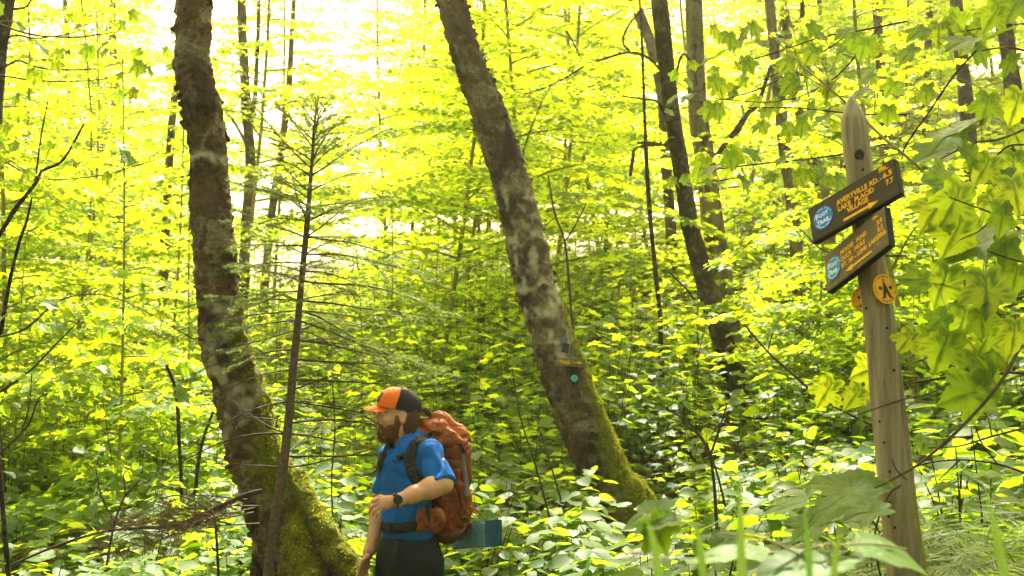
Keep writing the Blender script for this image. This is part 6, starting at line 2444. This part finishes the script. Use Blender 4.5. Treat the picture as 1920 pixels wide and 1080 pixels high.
# bare twigs and thin arching stems in the lower parts
TW = [('thin dark arching twig low right of the slender black tree', 6.5, [[(1395, 608, 4, 0), (1440, 660, 4, 0), (1490, 705, 5, 0), (1530, 740, 5, 0), (1570, 765, 5, 0), (1640, 800, 5, 0)], [(1440, 655, 3, 0), (1450, 620, 2, 0)]]),
      ('forked thin stem in leaves between leaning tree and signpost', 6.0, [[(1345, 1010, 7, 0), (1338, 900, 6, 0), (1325, 840, 5, 0), (1290, 790, 4, 0), (1262, 775, 3, 0)], [(1330, 860, 5, 0), (1350, 800, 4, 0), (1362, 760, 3, 0)], [(1360, 950, 5, 0), (1345, 890, 4, 0), (1325, 830, 3, 0)]]),
      ('two slim brown stems left of the leaning tree foot, the left one', 7.2, [[(1040, 1010, 4, 0), (1020, 930, 4, 0), (1000, 860, 3, 0), (975, 780, 3, 0), (960, 690, 2, 0)]]),
      ('two slim brown stems left of the leaning tree foot, the right one', 7.3, [[(1070, 1020, 4, 0), (1055, 950, 4, 0), (1035, 880, 3, 0), (1010, 800, 2, 0)]]),
      ('dark forking twig at the lower left among leaves', 5.4, [[(200, 1060, 5, 0), (215, 980, 4, 0), (235, 930, 4, 0), (262, 900, 3, 0)], [(215, 980, 3, 0), (190, 930, 3, 0), (180, 880, 2, 0)], [(235, 930, 3, 0), (232, 890, 2, 0)]]),
      ('dark long twig rising from the left edge over the undergrowth', 5.6, [[(-10, 860, 5, 0), (50, 800, 4, 0), (75, 745, 3, 0), (110, 735, 2, 0)], [(40, 812, 3, 0), (55, 760, 2, 0), (60, 700, 2, 0)]]),
      ('crooked dark twig just left of the curved tree foot', 5.9, [[(410, 1080, 6, 0), (405, 1000, 5, 0), (395, 960, 4, 0), (340, 930, 3, 0), (300, 935, 2, 0)]]),
      ('thin dark stem behind the mossy root left of the hiker', 6.9, [[(625, 1000, 4, 0), (622, 900, 3, 0), (628, 800, 3, 0), (622, 700, 2, 0)]]),
      ('thin tangled twig right of the signpost above the ferns', 3.4, [[(1930, 890, 4, 0), (1870, 870, 4, 0), (1800, 862, 3, 0), (1740, 868, 3, 0), (1706, 880, 2, 0)], [(1870, 870, 3, 0), (1840, 830, 3, 0), (1826, 790, 2, 0)], [(1800, 862, 3, 0), (1760, 900, 2, 0)]]),
      ('second tangled twig right of the signpost crossing above the ferns', 3.8, [[(1930, 800, 4, 0), (1860, 818, 4, 0), (1800, 836, 3, 0), (1740, 840, 2, 0)], [(1860, 818, 3, 0), (1850, 780, 2, 0), (1826, 765, 2, 0)]]),
      ('thin twig reaching across the signpost front at knee height', 2.6, [[(1700, 900, 3, 0), (1680, 880, 3, 0), (1672, 860, 2, 0)]])]
for k_, (lab, Y, limbs) in enumerate(TW):
    maple_branch(lab, Y, limbs, scatter_leaves(7, min(l[0] for l in limbs[0]) - 20, max(l[0] for l in limbs[0]) + 30, min(l[1] for l in limbs[0]) - 30, min(l[1] for l in limbs[0]) + 50, 70 / Y * 1.2, 140 / Y * 1.2) if k_ not in (0, 2, 3, 8, 9, 10) else [], seed=40 + k_,
                 name='bare_twig' if k_ in (0, 2, 3, 8, 9, 10) else 'thin_shrub', kind='hob', up=1.0, tow=.25, cat='twig' if k_ in (0, 2, 3, 8, 9, 10) else 'shrub')
# large pale leaves left of the post, seen from above
maple_branch('large pale viburnum leaves on a stem in front of the signpost foot', 2.75,
    [[(1660, 1120, 5, 0), (1640, 1010, 4, 0), (1665, 930, 4, 0), (1690, 910, 3, 0)], [(1650, 1000, 4, 0), (1620, 950, 3, 0), (1590, 935, 3, 0), (1540, 930, 2, 0)]],
    [(1590, 915, 150, 195, 'edge'), (1550, 945, 120, 205, 'edge'), (1625, 960, 90, 190, 'edge'), (1520, 985, 90, 220, 'edge'), (1475, 950, 90, 200, 'edge')], kind='maple', seed=15, up=1.0, tow=.45)

# ------------------------------------------------------------------ close foreground, out of focus
fg = thing('grass_clump', 'tall blurred grass blades close to the camera at the lower right', 'grass', (P(1500, 1080, 1.3).x, 1.3, P(1500, 1300, 1.3).z))
for (x0, x1, yt, Y, w) in [(1392, 1386, 872, 1.1, 17), (1240, 1210, 962, 1.0, 18), (1322, 1300, 965, 1.15, 15), (1520, 1508, 945, 1.1, 13), (1893, 1846, 905, 1.05, 18), (1560, 1580, 990, .95, 14)]:
    A = smooth_path([(x0 + (x0 - x1) * .6, 1330, w), (x0, 1130, w), (x0 * .6 + x1 * .4, 1030, w * .9), (x1, yt, 1)], 16)
    pts = np.array([P(a[0], a[1], Y) for a in A]) - np.array(fg.location)
    V, F = [], []
    for i, p_ in enumerate(pts):
        hw = A[i, 2] * .5 * Y / FPX
        V += [p_ + [-hw, 0, 0], p_ + [0, hw * .5, 0], p_ + [hw, 0, 0]]
        if i:
            F += [(3 * i - 3, 3 * i - 2, 3 * i + 1, 3 * i), (3 * i - 2, 3 * i - 1, 3 * i + 2, 3 * i + 1)]
    obj('blade', np.array(V), np.array(F), M['grass'], fg)
maple_branch('blurred pale leaves of a plant right in front of the camera, bottom edge', 1.55,
    [[(1500, 1240, 8, 0), (1490, 1120, 7, 0), (1500, 1040, 6, 0), (1560, 1020, 5, 0)], [(1500, 1040, 5, 0), (1430, 1010, 5, 0), (1350, 1000, 4, 0)], [(1540, 1024, 5, 0), (1640, 1020, 4, 0), (1700, 1030, 3, 0)]],
    [(1490, 1066, 170, 185, 'edge'), (1520, 1078, 150, 0, 'edge'), (1660, 1026, 170, 350, 'edge'), (1400, 1030, 110, 170, 'edge'), (1340, 1040, 120, 190, 'edge'), (1600, 1060, 90, 20, 'edge')], kind='hob', seed=16, up=1.0, tow=.3, jy=.1,
    name='foreground_plant', cat='plant', twigm='twig_green')
maple_branch('blurred bright leaf on a stem near the leaning tree foot, close to camera', 2.1, [[(1250, 1200, 5, 0), (1235, 1080, 5, 0), (1225, 1000, 4, 0), (1210, 985, 3, 0)]],
    [(1215, 962, 100, 190), (1250, 975, 90, 10), (1235, 1000, 80, 300)], kind='maple', seed=17, up=.9, tow=.5, jy=.05, name='foreground_seedling', cat='plant', twigm='twig_green')

# ------------------------------------------------------------------ unseen saplings added behind and beside the camera to cut the sky light
br = random.Random(55)
for k_ in range(34):
    a = math.radians(br.uniform(50, 310))
    d = br.uniform(5.5, 17)
    x, y = math.sin(a) * d, math.cos(a) * d
    v = br.choice([1, 3, 5, 6])
    if abs(x) < 3.5 and y > 3: continue
    place_sapling(v, x, y, br.uniform(0, 6.28), br.uniform(.9, 1.3), 'leafy sapling of the forest behind the camera', 'unseen saplings added behind the camera')

# ------------------------------------------------------------------ warm hazy summer air
hz = bpy.data.materials.new('haze_air')
hz.use_nodes = True
ht = hz.node_tree
ht.nodes.clear()
pvn = ht.nodes.new('ShaderNodeVolumePrincipled')
pvn.inputs['Density'].default_value = HAZE
pvn.inputs['Color'].default_value = (1.0, .96, .60, 1)
pvn.inputs['Anisotropy'].default_value = .6
ho = ht.nodes.new('ShaderNodeOutputMaterial')
ht.links.new(pvn.outputs[0], ho.inputs['Volume'])
V, F = box((0, 100, 18), (270, 0, 0), (0, 232, 0), (0, 0, 30))
haze = obj('haze', V, F, hz, None, smooth=False)
tag(haze, 'warm thin haze in the forest air', 'haze', kind='stuff')
haze.display_type = 'WIRE'

# ------------------------------------------------------------------ tell look-alikes apart by their order from the left
bpy.context.view_layer.update()
by = {}
for o in COL.objects:
    if o.parent is None and 'label' in o and o.get('kind') is None and 'behind the camera' not in o['label']:
        by.setdefault(o['label'], []).append(o)
ORD = ['leftmost', 'second from left', 'third from left', 'fourth from left', 'fifth from left', 'sixth from left', 'seventh from left', 'eighth from left']
for lab, os_ in by.items():
    if len(os_) > 1:
        os_.sort(key=lambda o: proj(o.location)[0])
        for k_, o in enumerate(os_):
            o['label'] = lab + ', ' + ORD[min(k_, 7)] + ''
